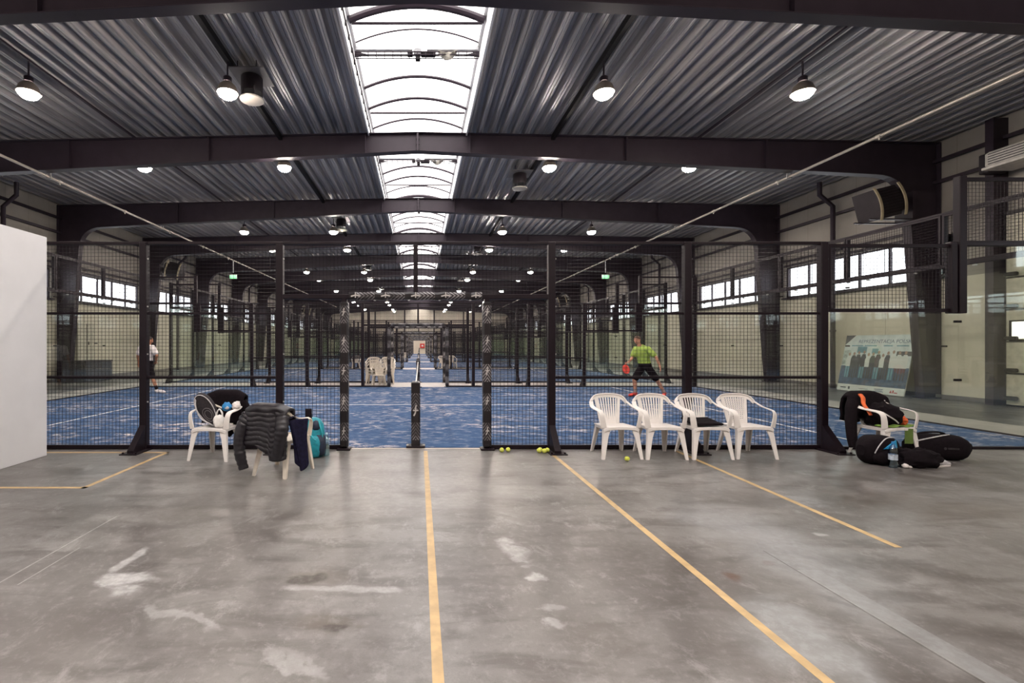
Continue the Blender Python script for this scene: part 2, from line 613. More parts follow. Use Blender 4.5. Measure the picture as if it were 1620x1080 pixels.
    def mesh(s, name, mat, smooth=False):
        me = bpy.data.meshes.new(name)
        me.from_pydata(s.v, [], s.f)
        if mat:
            me.materials.append(mat)
        if smooth:
            me.polygons.foreach_set('use_smooth', [True] * len(me.polygons))
            try:
                me.set_sharp_from_angle(angle=math.radians(smooth if smooth > 1 else 50))
            except Exception:
                pass
        me.update()
        return me

    def build(s, name, mat, parent=None, smooth=False, loc=None):
        o = bpy.data.objects.new(name, s.mesh(name, mat, smooth))
        COL.objects.link(o)
        if parent is not None:
            o.parent = parent
        if loc is not None:
            o.location = loc
        return o


def frame_of(d):
    d = Vector(d).normalized()
    h = Vector((0, 0, 1)) if abs(d.z) < .95 else Vector((1, 0, 0))
    a = d.cross(h).normalized()
    return a, d.cross(a).normalized()


def circ(c, a, b, r, n):
    c = Vector(c)
    return [c + a * (r * math.cos(2 * PI * k / n)) + b * (r * math.sin(2 * PI * k / n)) for k in range(n)]


def ell(c, a, b, n=16):
    c = Vector(c)
    return [c + Vector(a) * math.cos(2 * PI * k / n) + Vector(b) * math.sin(2 * PI * k / n) for k in range(n)]


def empty(name, loc=(0, 0, 0), rz=0.0):
    o = bpy.data.objects.new(name, None)
    o.empty_display_size = .1
    o.location = loc
    o.rotation_euler = (0, 0, rz)
    COL.objects.link(o)
    return o


def tag(o, label=None, cat=None, group=None, kind=None):
    if label:
        o['label'] = label
    if cat:
        o['category'] = cat
    if group:
        o['group'] = group
    if kind:
        o['kind'] = kind
    return o


def copy_tree(o, parent=None):
    c = o.copy()
    COL.objects.link(c)
    if parent is not None:
        c.parent = parent
    for ch in list(o.children):
        copy_tree(ch, c)
    return c


def bake(o):
    """apply the modifiers of o without operators"""
    dg = bpy.context.evaluated_depsgraph_get()
    me = bpy.data.meshes.new_from_object(o.evaluated_get(dg))
    o.modifiers.clear()
    o.data = me
    return o


def solid(o, t, sub=1, offset=0.0):
    m = o.modifiers.new('solid', 'SOLIDIFY')
    m.thickness = t
    m.offset = offset
    if sub:
        s = o.modifiers.new('sub', 'SUBSURF')
        s.levels = s.render_levels = sub
    o.data.polygons.foreach_set('use_smooth', [True] * len(o.data.polygons))
    return bake(o)


def remesh(o, vox, smooth=4):
    m = o.modifiers.new('vox', 'REMESH')
    m.mode = 'VOXEL'
    m.voxel_size = vox
    m.use_smooth_shade = True
    if smooth:
        s = o.modifiers.new('sm', 'SMOOTH')
        s.iterations = smooth
        s.factor = .5
    mat = o.data.materials[0] if o.data.materials else None
    bake(o)
    if mat and not o.data.materials:
        o.data.materials.append(mat)
    o.data.polygons.foreach_set('use_smooth', [True] * len(o.data.polygons))
    return o


def ordinal(i):
    return ['nearest', 'second', 'third', 'fourth', 'fifth', 'sixth', 'seventh', 'eighth', 'ninth', 'tenth', 'eleventh', 'twelfth', 'thirteenth', 'fourteenth'][i]

# ------------------------------------------------------------------ the hall
Y0, PERIOD, NC = 6.9, 12.0, 6           # first fence, court spacing, number of courts
YA, YB = -8.0, 79.6                     # rear and far end walls
HW = 15.0                               # half width of the hall

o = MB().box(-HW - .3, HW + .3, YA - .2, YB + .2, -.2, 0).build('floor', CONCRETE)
tag(o, 'worn grey polished concrete floor of the hall', 'floor', kind='structure')
o = MB().box(-11.4, 11.4, Y0 + .0, YB - .4, 0.0005, .006).build('floor.001', PALE)
tag(o, 'pale concrete apron strip around and between the blue courts', 'floor', kind='structure')

ZD0 = 7.655


def deck(sgn):
    mb = MB()
    p = .3333
    prof = []
    x = 1.42
    while x < 15.2:
        for dx, z in ((0, 0), (.035, 0), (.05, .012), (.065, 0), (.10, 0), (.150, .14), (.20, .14), (.212, .128), (.224, .14), (.283, .14)):
            prof.append((x + dx, ZD0 - .02 * (x + dx) + z))
        x += p
    n = len(prof)
    vs = [(sgn * a, YA - .1, z) for a, z in prof] + [(sgn * a, YB + .1, z) for a, z in prof]
    mb.add(vs, [(i, i + 1, n + i + 1, n + i) for i in range(n - 1)])
    return mb


o = deck(-1).build('ceiling', DECK)
tag(o, 'ribbed galvanised metal roof deck left of the skylight', 'ceiling', kind='structure')
o = deck(1).build('ceiling.001', DECK)
tag(o, 'ribbed galvanised metal roof deck right of the skylight', 'ceiling', kind='structure')

FRAMES = [7.5 + 6 * k for k in range(12)]
BAYS = [(-8.0, 1.5), (1.5, 7.5)] + [(7.5 + 6 * k, 13.5 + 6 * k) for k in range(12)]

for sgn, side in ((-1, 'left'), (1, 'right')):
    a, b_ = (HW, HW + .22) if sgn > 0 else (-HW - .22, -HW)
    o = MB().box(a, b_, YA, YB, 0, 3.42).build('wall_' + side, WALLLOW)
    tag(o, f'smooth beige lower wall on the {side} side', 'wall', kind='structure')
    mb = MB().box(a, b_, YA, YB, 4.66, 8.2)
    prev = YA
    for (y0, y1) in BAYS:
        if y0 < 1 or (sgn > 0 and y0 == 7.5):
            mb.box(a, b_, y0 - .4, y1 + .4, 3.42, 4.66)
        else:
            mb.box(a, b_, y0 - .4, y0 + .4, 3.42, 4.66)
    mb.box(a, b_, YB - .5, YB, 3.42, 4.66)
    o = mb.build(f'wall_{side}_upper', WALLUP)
    tag(o, f'beige panelled wall above the window strip on the {side} side', 'wall', kind='structure')
    k = 0
    for (y0, y1) in BAYS:
        if y0 < 1 or (sgn > 0 and y0 == 7.5):
            continue
        k += 1
        x = sgn * (HW + .10)
        fr = MB()
        ya, yb = y0 + .4, y1 - .4
        for (p, q, r, s_) in ((ya, yb, 3.42, 3.49), (ya, yb, 4.61, 4.66), (ya, ya + .06, 3.42, 4.66), (yb - .06, yb, 3.42, 4.66)):
            fr.box(x - .04, x + .04, p, q, r, s_)
        for j in range(1, 5):
            yy = ya + (yb - ya) * j / 5
            fr.box(x - .035, x + .035, yy - .03, yy + .03, 3.45, 4.63)
        w_ = fr.build(f'window_{k if sgn < 0 else k + 20}', STEEL)
        tag(w_, f'clerestory window in the {side} wall, {ordinal(k - 1)} counted from the camera', 'window', kind='structure')
        MB().box(x - .006, x + .006, ya + .05, yb - .05, 3.47, 4.62).build('pane', WGLASS, w_)
        MB().box(min(sgn * 14.86, x), max(sgn * 14.86, x), ya - .05, yb + .05, 3.36, 3.43).build('sill', STEEL, w_)
        MB().box(min(sgn * 14.93, x), max(sgn * 14.93, x), ya - .05, yb + .05, 4.68, 4.76).box(min(sgn * 14.93, x), max(sgn * 14.93, x), ya - .05, yb + .05, 4.88, 4.96).build('blind_box', STEEL, w_)
    o = MB().box(sgn * 14.97 - .03, sgn * 14.97 + .03, YA, YB, 0, .12).build('baseboard_' + side, plain('grey_plinth', (.20, .18, .165), .6))
    tag(o, f'grey plinth strip along the {side} wall', 'baseboard', kind='structure')
    for j, z in enumerate((6.15, 6.75)):
        o = MB().box(sgn * 14.9 - .05, sgn * 14.9 + .05, YA, YB, z, z + .09).build(f'trim_{j + 1 if sgn < 0 else j + 3}', STEEL)
        tag(o, f'{"lower" if j == 0 else "upper"} dark steel girt running high along the {side} wall', 'girt', kind='structure')

o = MB().box(-HW, HW, YB, YB + .2, 0, 8.3).build('wall_end', mat_wall('light_end_wall_panel', (.60, .53, .43), (.68, .61, .50), 1.0, .02, (.25, .21, .17)))
tag(o, 'far beige panelled end wall of the hall', 'wall', kind='structure')
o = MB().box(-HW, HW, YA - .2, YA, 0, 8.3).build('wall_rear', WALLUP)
tag(o, 'beige panelled wall behind the camera', 'wall', kind='structure')

# right overhead door with its window
o = MB().box(14.9, 15.0, 6.9, 11.85, 0, 4.9).build('door_1', plain('door_frame_dark', (.05, .044, .045), .6))
tag(o, 'beige sectional overhead door in the right wall', 'door', kind='structure')
for k in range(6):
    z0 = .03 + .80 * k
    d_ = MB()
    if k == 2:
        d_.box(14.86, 14.9, 6.95, 10.85, z0, z0 + .765)
        d_.box(14.86, 14.9, 11.72, 11.8, z0, z0 + .765)
        d_.box(14.86, 14.9, 10.85, 11.72, z0, z0 + .06).box(14.86, 14.9, 10.85, 11.72, z0 + .5, z0 + .765)
    else:
        d_.box(14.86, 14.9, 6.95, 11.8, z0, z0 + .765)
    MB().box(14.845, 14.87, 6.95, 10.8 if k == 2 else 11.8, z0 - .03, z0 + .01).build('panel_seam', RUBBER, o)
    d_.build('door_panel', plain('beige_door_panel', (.50, .465, .37), .55), o)
MB().box(14.85, 14.875, 10.83, 11.74, 1.63, 1.67).box(14.85, 14.875, 10.83, 11.74, 2.11, 2.15).box(14.85, 14.875, 10.83, 10.87, 1.63, 2.15).box(14.85, 14.875, 11.70, 11.74, 1.63, 2.15).build('window_frame', RUBBER, o)
MB().box(14.87, 14.875, 10.86, 11.71, 1.66, 2.12).build('daylight_pane', emit('daylit_pane', (1, .93, .9), 1.0), o)
mb = MB()
for z in (.1, .8, 1.6, 2.4, 3.2):
    mb.rbox((14.80, 11.66, z + .1), (.1, .25, .1), .02)
mb.build('hinge', RUBBER, o)
o = MB().box(14.62, 15.0, 11.87, 12.05, 0, 7.3).build('trim_5', STEEL)
tag(o, 'dark steel door post beside the overhead door on the right wall', 'post', kind='structure')

# partition at the left edge
o = MB().rbox((-5.20, 2.0, 1.515), (.16, 9.0, 3.03), .004).build('partition_wall', WHITE)
tag(o, 'tall white freestanding partition wall at the left edge', 'partition')

# ---------------- steel portal frames
def make_frame():
    root = empty('portal_frame')
    beam, cols = MB(), []
    xs = [-13.15 + 26.3 * k / 40 for k in range(41)]

    def zb(x):
        return 7.1 - .052 * abs(x)

    def zt(x):
        return 7.62 - .02 * abs(x)
    pts = [(x, zb(x)) for x in xs]
    top = [(x, zt(x)) for x in xs]
    beam.loft([[(x, -.007, zb(x)), (x, .007, zb(x)), (x, .007, zt(x)), (x, -.007, zt(x))] for x in xs])

    def flange(mb, path, w_=.25, t=.02):
        ups = []
        for i in range(len(path)):
            a_, b2 = path[max(i - 1, 0)], path[min(i + 1, len(path) - 1)]
            d = Vector((b2[0] - a_[0], 0, b2[1] - a_[1])).normalized()
            ups.append(Vector((-d.z, 0, d.x)))
        mb.sweep([(x, 0, z) for x, z in path], w_, t, ups)
    flange(beam, pts)
    flange(beam, top)
    beam.build('beam', STEEL, root)
    for x in (-1.5, 0, 1.5, -6, 6, -10, 10):
        h = zt(x) - zb(x)
        st = MB().cbox((x, 0, zb(x) + h / 2), (.03 if x else .05, .22, h)).build('stiffener_plate', STEEL, root)
        if not x:
            for z in (7.15, 7.30, 7.45):
                MB().cyl((-.05, -.06, z), (.05, -.06, z), .016, n=6).build('bolt', STEEL, st)
    for sgn in (-1, 1):
        mb = MB()
        arc = []
        for k in range(9):
            t = k / 8
            x = (1 - t) ** 2 * 13.15 + 2 * t * (1 - t) * 14.02 + t * t * 14.08
            z = (1 - t) ** 2 * zb(13.15) + 2 * t * (1 - t) * 6.37 + t * t * 5.5
            arc.append((x, z))
        inner = arc + [(14.5, 0.02)]
        outer = [(14.97, 0.02), (14.97, zt(14.97)), (13.15, zt(13.15))]
        # web as strips, to stay convex
        for (p, q) in zip(arc[:-1], arc[1:]):
            mb.loft([[(sgn * p[0], y, p[1]), (sgn * q[0], y, q[1]), (sgn * q[0], y, zt(q[0])), (sgn * p[0], y, zt(p[0]))] for y in (-.007, .007)])
        mb.loft([[(sgn * x, y, z) for x, z in ((14.08, 5.5), (14.5, .02), (14.97, .02), (14.97, 5.5))] for y in (-.007, .007)])
        mb.box(min(sgn * 14.08, sgn * 14.97), max(sgn * 14.08, sgn * 14.97), -.007, .007, 5.50, zt(14.97))
        flange(mb, [(sgn * x, z) for x, z in inner])
        flange(mb, [(sgn * 14.975, .02), (sgn * 14.975, zt(14.97))], .25)
        flange(mb, [(sgn * 13.15, zt(13.15)), (sgn * 14.97, zt(14.97))])
        mb.cbox((sgn * 14.72, 0, .015), (.56, .32, .03))
        mb.build('column', STEEL, root)
    return root


pf = make_frame()
for i, y in enumerate(FRAMES):
    o = pf if i == 0 else copy_tree(pf)
    o.location = (0, y, 0)
    tag(o, ('dark steel portal frame crossing the top edge of the picture, nearest of all' if i == 0 else
            f'dark steel portal frame spanning the hall, {ordinal(i)} counted from the camera'), 'steel frame', 'portal frames along the hall')

# ---------------- skylight, bay by bay
def arc_z(x, base=8.1, rise=.30, hw=1.36):
    return base + rise * (1 - (x / hw) ** 2)


def make_skylight(y0, y1, ribs):
    L = y1 - y0
    mb = MB()
    xs = [-1.36 + 2.72 * k / 16 for k in range(17)]
    vs = [(x, 0, arc_z(x)) for x in xs] + [(x, L, arc_z(x)) for x in xs]
    mb.add(vs, [(i, i + 1, 18 + i, 17 + i) for i in range(16)])
    g = mb.build('window', POLY, smooth=True)
    if True:
        for sgn in (-1, 1):
            c = MB()
            c.box(min(sgn * 1.39, sgn * 1.43), max(sgn * 1.39, sgn * 1.43), 0, L, 7.56, 8.12)
            c.box(min(sgn * 1.33, sgn * 1.43), max(sgn * 1.33, sgn * 1.43), 0, L, 8.07, 8.13)
            c.build('curb', WHITE, g)
        for (yy, r) in ribs:
            m_ = MB()
            m_.sweep([(x, yy, arc_z(x) - r * .6) for x in xs], r * 1.2, r, (0, 0, 1))
            m_.build('arched_rib', STEEL, g)
        for yy in (2.05, 5.75):
            if yy < L:
                MB().cyl((-1.36, yy, 8.10), (1.36, yy, 8.10), .028, n=6).build('tie_rod', STEEL, g)
    return g


sky0 = make_skylight(0, 6.0, [(0.65, .05), (1.85, .12), (2.65, .03), (4.40, .065), (5.45, .065)])
for i, (y0, y1) in enumerate([b_ for b_ in BAYS if b_[0] >= 7.5]):
    o = sky0 if i == 0 else copy_tree(sky0)
    o.name = f'window_{51 + i}'
    o.location = (0, y0, 0)
    tag(o, f'white barrel vault skylight segment on the roof ridge, {ordinal(i)} counted from the camera', 'skylight', kind='structure')
o = make_skylight(-8, 7.5, [(3, .05), (8, .05), (12, .05)])
o.name = 'window_50'
o.location = (0, -8, 0)
tag(o, 'white barrel vault skylight segment above and behind the camera', 'skylight', kind='structure')

# vent opener under each skylight bay, with a crumpled plastic sheet caught on it
def make_opener():
    root = empty('skylight_vent_opener')
    r = MB()
    r.rbox((-.72, 0, 8.03), (1.25, .10, .09), .008)
    r.rbox((.78, 0, 8.03), (1.13, .10, .09), .008)
    r.build('crossbar', plain('pale_grey_aluminium', (.50, .51, .53), .4, .2), root)
    ld = MB()
    for y in (-.07, .07):
        ld.cyl((-1.36, y, 7.93), (1.36, y, 7.93), .014, n=6)
        ld.cyl((-1.36, y, 7.87), (1.36, y, 7.87), .010, n=6)
    for k in range(15):
        x = -1.25 + k * .18
        ld.cbox((x, 0, 7.90), (.015, .15, .09))
    ld.build('ladder_rail', STEEL, root)
    m = MB()
    m.rbox((0.02, 0, 8.06), (.15, .16, .16), .02)
    m.loft([[(x, y, z) for x, y in ((-.07 * k, -.07 * k), (.07 * k + .02, -.07 * k), (.07 * k + .02, .07 * k), (-.07 * k, .07 * k))] for z, k in ((7.98, 1.2), (7.90, .8))])
    m.build('motor_bracket', plain('pale_grey_aluminium', (.5, .5, .5)), root)
    MB().rbox((0.02, 0, 7.84), (.11, .11, .13), .015).rbox((.25, 0, 7.91), (.32, .09, .09), .01).rbox((-.15, 0, 7.92), (.12, .09, .10), .01).build('motor', RUBBER, root)
    for sgn in (-1, 1):
        MB().prism([(sgn * 1.37, 7.98), (sgn * 1.37, 7.86), (sgn * 1.05, 7.90)], 1, -.02, .02).build('end_bracket', STEEL, root)
    return root


op = make_opener()
for i in range(5):
    o = op if i == 0 else copy_tree(op)
    o.location = (0, 7.5 + 6 * i + 2.78, 0)
    tag(o, f'aluminium vent opener bar across the skylight, {ordinal(i)} counted from the camera', 'vent opener', 'skylight vent openers')


def drape_sheet(u, v):
    x = .46 + .42 * u
    hang = math.sin(PI * u)
    y = -.10 + .2 * v
    z = 7.955 - .17 * hang * math.sin(PI * (v * .8 + .1)) + .03 * mnoise.noise(Vector((u * 6, v * 4, 2)))
    return (x, y + .03 * mnoise.noise(Vector((u * 7, v * 7, 5))), z)


for i in range(2):
    o = MB().grid(drape_sheet, 14, 10).build('plastic_sheet', plain('dirty_clear_sheeting', (.45, .42, .36), .4, 0, .4, 12))
    solid(o, .006)
    o.location = (0, 7.5 + 6 * i + 2.78, 0)
    tag(o, 'crumpled plastic sheet caught on the ' + ('nearest' if i == 0 else 'second nearest') + ' skylight vent bar', 'plastic sheet', 'plastic sheets on the vent bars')

# cable run along the left skylight edge
mb = MB()
for dz in (0, .06):
    mb.tube([(-1.37, 7.55 + k * 3, 7.80 - dz + .01 * (k % 2)) for k in range(24)], .008, 5)
o = mb.build('cable', RUBBER)
tag(o, 'pair of thin dark cables clipped along the left skylight kerb', 'cable')
cl = MB()
for k in range(90):
    cl.cbox((-1.375, 7.8 + k * .42, 7.77), (.035, .03, .10))
cl.build('cable_clips', RUBBER, o)

# ---------------- high-bay lamps
def make_lamp():
    root = empty('high_bay_lamp')          # origin at the lens
    MB().cyl((0, 0, .34), (0, 0, .668), .018, n=8).build('stem', STEEL, root)
    MB().lathe([(.06, .22), (.085, .24), (.085, .33), (.05, .36)], n=14).build('ballast_housing', STEEL, root, smooth=True)
    MB().lathe([(.215, .0), (.222, .01), (.17, .15), (.085, .235), (.08, .23), (.16, .145), (.205, .01)], n=20).build('reflector', REFL, root, smooth=True)
    MB().lathe([(.03, -.115), (.12, -.095), (.175, -.05), (.195, .012)], n=10).build('glowing_lens', LAMP, root)
    return root


lp = make_lamp()
first = True
XL = (-8.1, -3.95, 3.9, 8.05)
NAMEX = ('outer left', 'inner left', 'inner right', 'outer right')
rows = sorted([9.76 + 12 * k for k in range(-1, 6)] + [13.86 + 12 * k for k in range(-1, 6)])
rn = 0
for y in rows:
    vis = y > 8
    for x, nx in zip(XL, NAMEX):
        o = lp if first else copy_tree(lp)
        first = False
        o.location = (x, y, 6.78)
        if vis:
            tag(o, f'glowing warm lamp under the roof, {nx} one in the {ordinal(rn)} row from the camera', 'lamp', 'high-bay lamps')
        else:
            tag(o, f'glowing warm lamp under the roof {"behind" if y < 0 else "above"} the camera, {nx} of its row', 'lamp', 'high-bay lamps')
    if vis:
        rn += 1

# cable trays the lamps hang from
for sgn, side in ((-1, 'left'), (1, 'right')):
    x = -3.95 if sgn < 0 else 3.9
    zt_ = ZD0 - .02 * abs(x)
    t = MB()
    t.box(x - .05, x - .042, 2, 79, zt_ - .14, zt_ - .004).box(x + .042, x + .05, 2, 79, zt_ - .14, zt_ - .004).box(x - .05, x + .05, 2, 79, zt_ - .144, zt_ - .136)
    o = t.build('cable_tray', RUBBER)
    tag(o, f'dark cable tray under the roof deck, {side} of the skylight', 'cable tray', 'cable trays')
    x2 = -8.1 if sgn < 0 else 8.05
    z2 = ZD0 - .02 * abs(x2)
    o = MB().box(x2 - .03, x2 + .03, 2, 79, z2 - .05, z2 - .004).build('cable_tray', STEEL)
    tag(o, f'narrow cable duct over the outer {side} lamps', 'cable tray', 'cable trays')

# destratification fans
def make_fan():
    root = empty('ceiling_fan')
    MB().box(-.38, .38, -.38, .38, 7.405, 7.42).build('mounting_plate', FANPLATE, root)
    m = MB()
    for sx in (-.2, .2):
        for sy in (-.3, .3):
            m.cyl((sx, sy, 7.42), (sx, sy, 7.59), .012, n=6)
    m.build('hanging_rods', STEEL, root)
    MB().lathe([(.22, 7.05), (.23, 7.1), (.23, 7.38), (.20, 7.405)], n=20).build('fan_housing', DARKFAN, root, smooth=True)
    for k in range(6):
        a = 2 * PI * k / 6
        MB().cyl((.23 * math.cos(a), .23 * math.sin(a), 6.93), (.225 * math.cos(a), .225 * math.sin(a), 7.12), .010, n=5).build('guard_strut', STEEL, root)
    MB().lathe([(.16, 6.87), (.25, 6.89), (.26, 6.915), (.05, 6.93)], n=24).build('deflector_disc', FANDISC, root, smooth=True)
    return root


fn = make_fan()
for i in range(8):
    o = fn if i == 0 else copy_tree(fn)
    o.location = (-3.62 if i % 2 == 0 else 3.50, 10.26 + 5.83 * i, 0)
    tag(o, f'dark drum shaped ceiling fan with pale disc {"left" if i % 2 == 0 else "right"} of the skylight, {ordinal(i)} from the camera', 'ceiling fan', 'ceiling fans')

# pipes along the hall, hung under the frames
for sgn, side in ((-1, 'left'), (1, 'right')):
    x = -10.78 if sgn < 0 else 10.86
    z = 6.44
    o = MB().tube([(x, -6, z), (x, 20, z), (x, 50, z), (x, 79, z)], .035, 10).build('sprinkler_pipe', plain('pale_steel_pipe', (.45, .40, .35), .35, .5), smooth=True)
    tag(o, f'long pale metal pipe hung along the {side} half of the roof', 'pipe', 'roof pipes')
    for k in range(9):
        yy = 7.9 + 3.1 * k
        MB().cyl((x, yy - .05, z), (x, yy + .05, z), .05, n=12).cyl((x, yy, z - .09), (x, yy, z), .016, n=6).build('pipe_coupling', plain('bright_fitting', (.6, .55, .48), .3, .6), o, smooth=True)
    for y in FRAMES:
        MB().box(x - .07, x - .055, y + .16, y + .19, z - .05, z + .42).box(x + .055, x + .07, y + .16, y + .19, z - .05, z + .42).box(x - .07, x + .07, y + .16, y + .19, z - .055, z - .038).build('pipe_hanger', GALV, o)

# fan heaters on the frame columns
def make_heater():
    """faces along local -x, rounded casing with dark louvres between two pale bands"""
    root = empty('fan_heater')
    T = Matrix.Rotation(math.radians(-14), 4, 'Y')
    core = MB()
    rings = []
    for x in (-.42, -.2, 0, .2):
        pts = []
        for k in range(11):
            t = -1 + 2 * k / 10
            pts.append((x, -.34 + .10 * (1 - t * t) * -1, t * .42))
        pts += [(x, .30, .42), (x, .30, -.42)]
        rings.append(pts)
    core.loft(rings, M=T)
    core.build('casing', DARKFAN, root)
    for x in (-.47, .22):
        b2 = MB()
        pth, ups = [], []
        for k in range(13):
            t = -1 + 2 * k / 12
            pth.append(T @ Vector((x + .04, -.385 - .10 * (1 - t * t), t * .46)))
            ups.append((T.to_3x3() @ Vector((0, -1, .44 * t))).normalized())
        b2.sweep(pth, .075, .03, ups)
        b2.build('casing_band', HEATER, root)
    lv = MB()
    for k in range(9):
        t = -.8 + 1.6 * k / 8
        lv.cbox((-.11, -.45 + .10 * t * t, t * .40), (.60, .05, .018), M=T)
    lv.build('louvre', RUBBER, root)
    MB().rbox((.40, 0, 0), (.22, .5, .62), .03, M=T).rbox((.55, 0, .05), (.3, .25, .2), .03).build('fan_motor_box', DARKFAN, root)
    MB().box(-.5, .75, -.25, -.2, -.50, -.46).box(-.5, .75, .2, .25, -.50, -.46).box(.70, .76, -.25, .25, -.5, .3).build('bracket', STEEL, root)
    return root


ht = make_heater()
for i, (x, y, rz, txt) in enumerate(((13.22, 13.40, 0, 'right column just right of the standing poster'), (-13.22, 25.40, PI, 'left column behind the player in white'), (13.25, 43.4, 0, 'right side far down the hall'), (-13.25, 55.4, PI, 'left side far down the hall'))):
    o = ht if i == 0 else copy_tree(ht)
    o.location = (x, y, 5.55)
    o.rotation_euler = (0, 0, 0)
    if rz:
        o.scale = (-1, 1, 1)
    tag(o, 'dark fan heater high on the ' + txt, 'heater', 'fan heaters')

# exit signs
for sgn, side in ((-1, 'left'), (1, 'right')):
    root = empty('exit_sign', (-10.78 if sgn < 0 else 10.86, 27.2, 0))
    MB().cyl((0, 0, 5.72), (0, 0, 6.42), .018, n=8).build('hanging_rod', WHITE, root)
    MB().rbox((0, 0, 5.50), (.42, .07, .26), .01).build('sign_case', WHITE, root)
    MB().rbox((0, -.042, 5.47), (.38, .02, .19), .004).build('green_face', EXITG, root)
    e = MB()
    # running figure and arrow, simple strips
    e.ball((-.05, -.054, 5.525), .015, .004, .015, 8, 5)
    e.sweep([(-.05, -.054, 5.505), (-.06, -.054, 5.46)], .004, .025, (1, 0, 0))
    e.sweep([(-.06, -.054, 5.46), (-.03, -.054, 5.44), (-.035, -.054, 5.40)], .004, .014, (1, 0, 0))
    e.sweep([(-.06, -.054, 5.46), (-.08, -.054, 5.43), (-.11, -.054, 5.425)], .004, .014, (1, 0, 0))
    e.box(.03, .12, -.056, -.052, 5.46, 5.48)
    e.prism([(.11, 5.435), (.15, 5.47), (.11, 5.505)], 1, -.056, -.052)
    e.build('pictogram', WHITE, root)
    tag(root, f'small green exit sign hanging from the {side} roof pipe', 'exit sign', 'exit signs')

# downpipes by the side walls
for sgn, side in ((-1, 'left'), (1, 'right')):
    for i, y in enumerate((16.6, 28.6, 40.6)):
        x = sgn * 14.72
        o = MB().tube([(sgn * 14.25, y, 7.3), (sgn * 14.25, y, 6.85), (x, y, 6.45), (x, y, 3), (x, y, .0)], .075, 10).build('downpipe', STEEL, smooth=True)
        tag(o, f'dark rainwater downpipe on the {side} wall, {ordinal(i)} counted from the camera', 'downpipe', 'rainwater downpipes')
        MB().cyl((x, y, 2.0), (x, y, 2.06), .095, n=10).cyl((x, y, 5.0), (x, y, 5.06), .095, n=10).build('pipe_clamp', STEEL, o)

# air curtain unit above the door
root = empty('air_curtain', (14.45, 10.4, 6.0))
MB().rbox((.1, 0, .13), (.80, 2.6, .38), .05).build('casing', plain('off_white_unit', (.60, .57, .52), .5), root)
MB().rbox((.05, 0, -.085), (.78, 2.62, .06), .01).build('outlet_strip', plain('off_white_unit', (.6, .57, .52)), root)
MB().rbox((.1, 1.42, .1), (.5, .22, .5), .02).build('side_bracket', DARKFAN, root)
g = MB()
for k in range(5):
    g.box(-.305, -.295, -1.2, 1.2, .0 + .06 * k, .02 + .06 * k)
g.build('grille', STEEL, root)
tag(root, 'long off-white air curtain unit high above the overhead door', 'air curtain')

# things on the left wall
o = MB().rbox((-14.80, 20.6, 1.65), (.38, 1.0, 1.7), .02).build('switch_cabinet', plain('beige_cabinet', (.50, .47, .38), .5))
tag(o, 'beige electrical cabinet on the left wall by the column', 'cabinet')
MB().box(-14.61, -14.60, 20.59, 20.61, .85, 2.45).rbox((-14.6, 20.72, 1.6), (.04, .03, .14), .008).build('cabinet_handle', RUBBER, o)
o = MB().rbox((-14.92, 21.15, 1.72), (.14, .22, .42), .02).rbox((-14.9, 21.15, 1.62), (.2, .16, .14), .02).build('wall_phone', WALLMARK)
tag(o, 'small dark wall box on the beige left wall beside the column', 'wall box')
MB().rbox((-14.97, 21.55, 1.60), (.05, .5, .05), .01).build('wall_bracket', WALLMARK, o)
o = MB().rbox((-13.85, 19.6, .42), (1.0, 1.6, .80), .02).build('storage_box', plain('dark_box', (.045, .04, .045), .6))
tag(o, 'dark storage box on the floor at the foot of the left column', 'box')
MB().rbox((-13.85, 19.6, .85), (1.04, 1.64, .06), .01).build('lid', plain('dark_box', (.045, .04, .045)), o)

# end wall details
for i, x in enumerate((-7.5, -2.5, 2.5, 7.5)):
    o = MB().box(x - .1, x + .1, YB - .25, YB - .002, 0, 7.5).build('wind_post', STEEL)
    tag(o, f'slim dark steel post on the far end wall, {("leftmost", "second from the left", "third from the left", "rightmost")[i]}', 'post', 'end wall posts')
root = empty('fire_hose_cabinet', (.50, YB - .28, 0))
MB().rbox((0, .13, 1.35), (.75, .26, .75), .02).build('case', RED, root)
MB().rbox((0, -.01, 1.35), (.66, .02, .66), .005).build('door', RED, root)
MB().ball((0, -.025, 1.35), .16, .01, .16, 16, 6).build('hose_emblem', WHITE, root)
MB().rbox((.27, -.03, 1.3), (.03, .03, .12), .005).build('latch', SILVER, root)
tag(root, 'red fire hose cabinet on the far end wall', 'fire cabinet')
o = MB().box(-2.1, -1.0, YB - .08, YB, 0, 2.2).build('door_2', plain('grey_steel_door', (.22, .20, .19), .5))
tag(o, 'grey steel door in the far end wall', 'door', kind='structure')
MB().rbox((-1.12, YB - .11, 1.05), (.14, .05, .03), .008).build('door_handle', SILVER, o)
# ------------------------------------------------------------------ padel courts
def mesh_panel(mb, x0, x1, z0, z1, p=.0535, w_=.0053, y=0.0):
    nx = max(1, round((x1 - x0) / p))
    nz = max(1, round((z1 - z0) / p))
    for i in range(nx + 1):
        x = x0 + (x1 - x0) * i / nx
        mb.add([(x - w_ / 2, y, z0), (x + w_ / 2, y, z0), (x, y + w_, z0), (x - w_ / 2, y, z1), (x + w_ / 2, y, z1), (x, y + w_, z1)],
               [(0, 1, 4, 3), (1, 2, 5, 4), (2, 0, 3, 5)])
    for i in range(nz + 1):
        z = z0 + (z1 - z0) * i / nz
        mb.add([(x0, y, z - w_ / 2), (x0, y, z + w_ / 2), (x0, y - w_, z), (x1, y, z - w_ / 2), (x1, y, z + w_ / 2), (x1, y - w_, z)],
               [(0, 3, 4, 1), (1, 4, 5, 2), (2, 5, 3, 0)])
    return mb


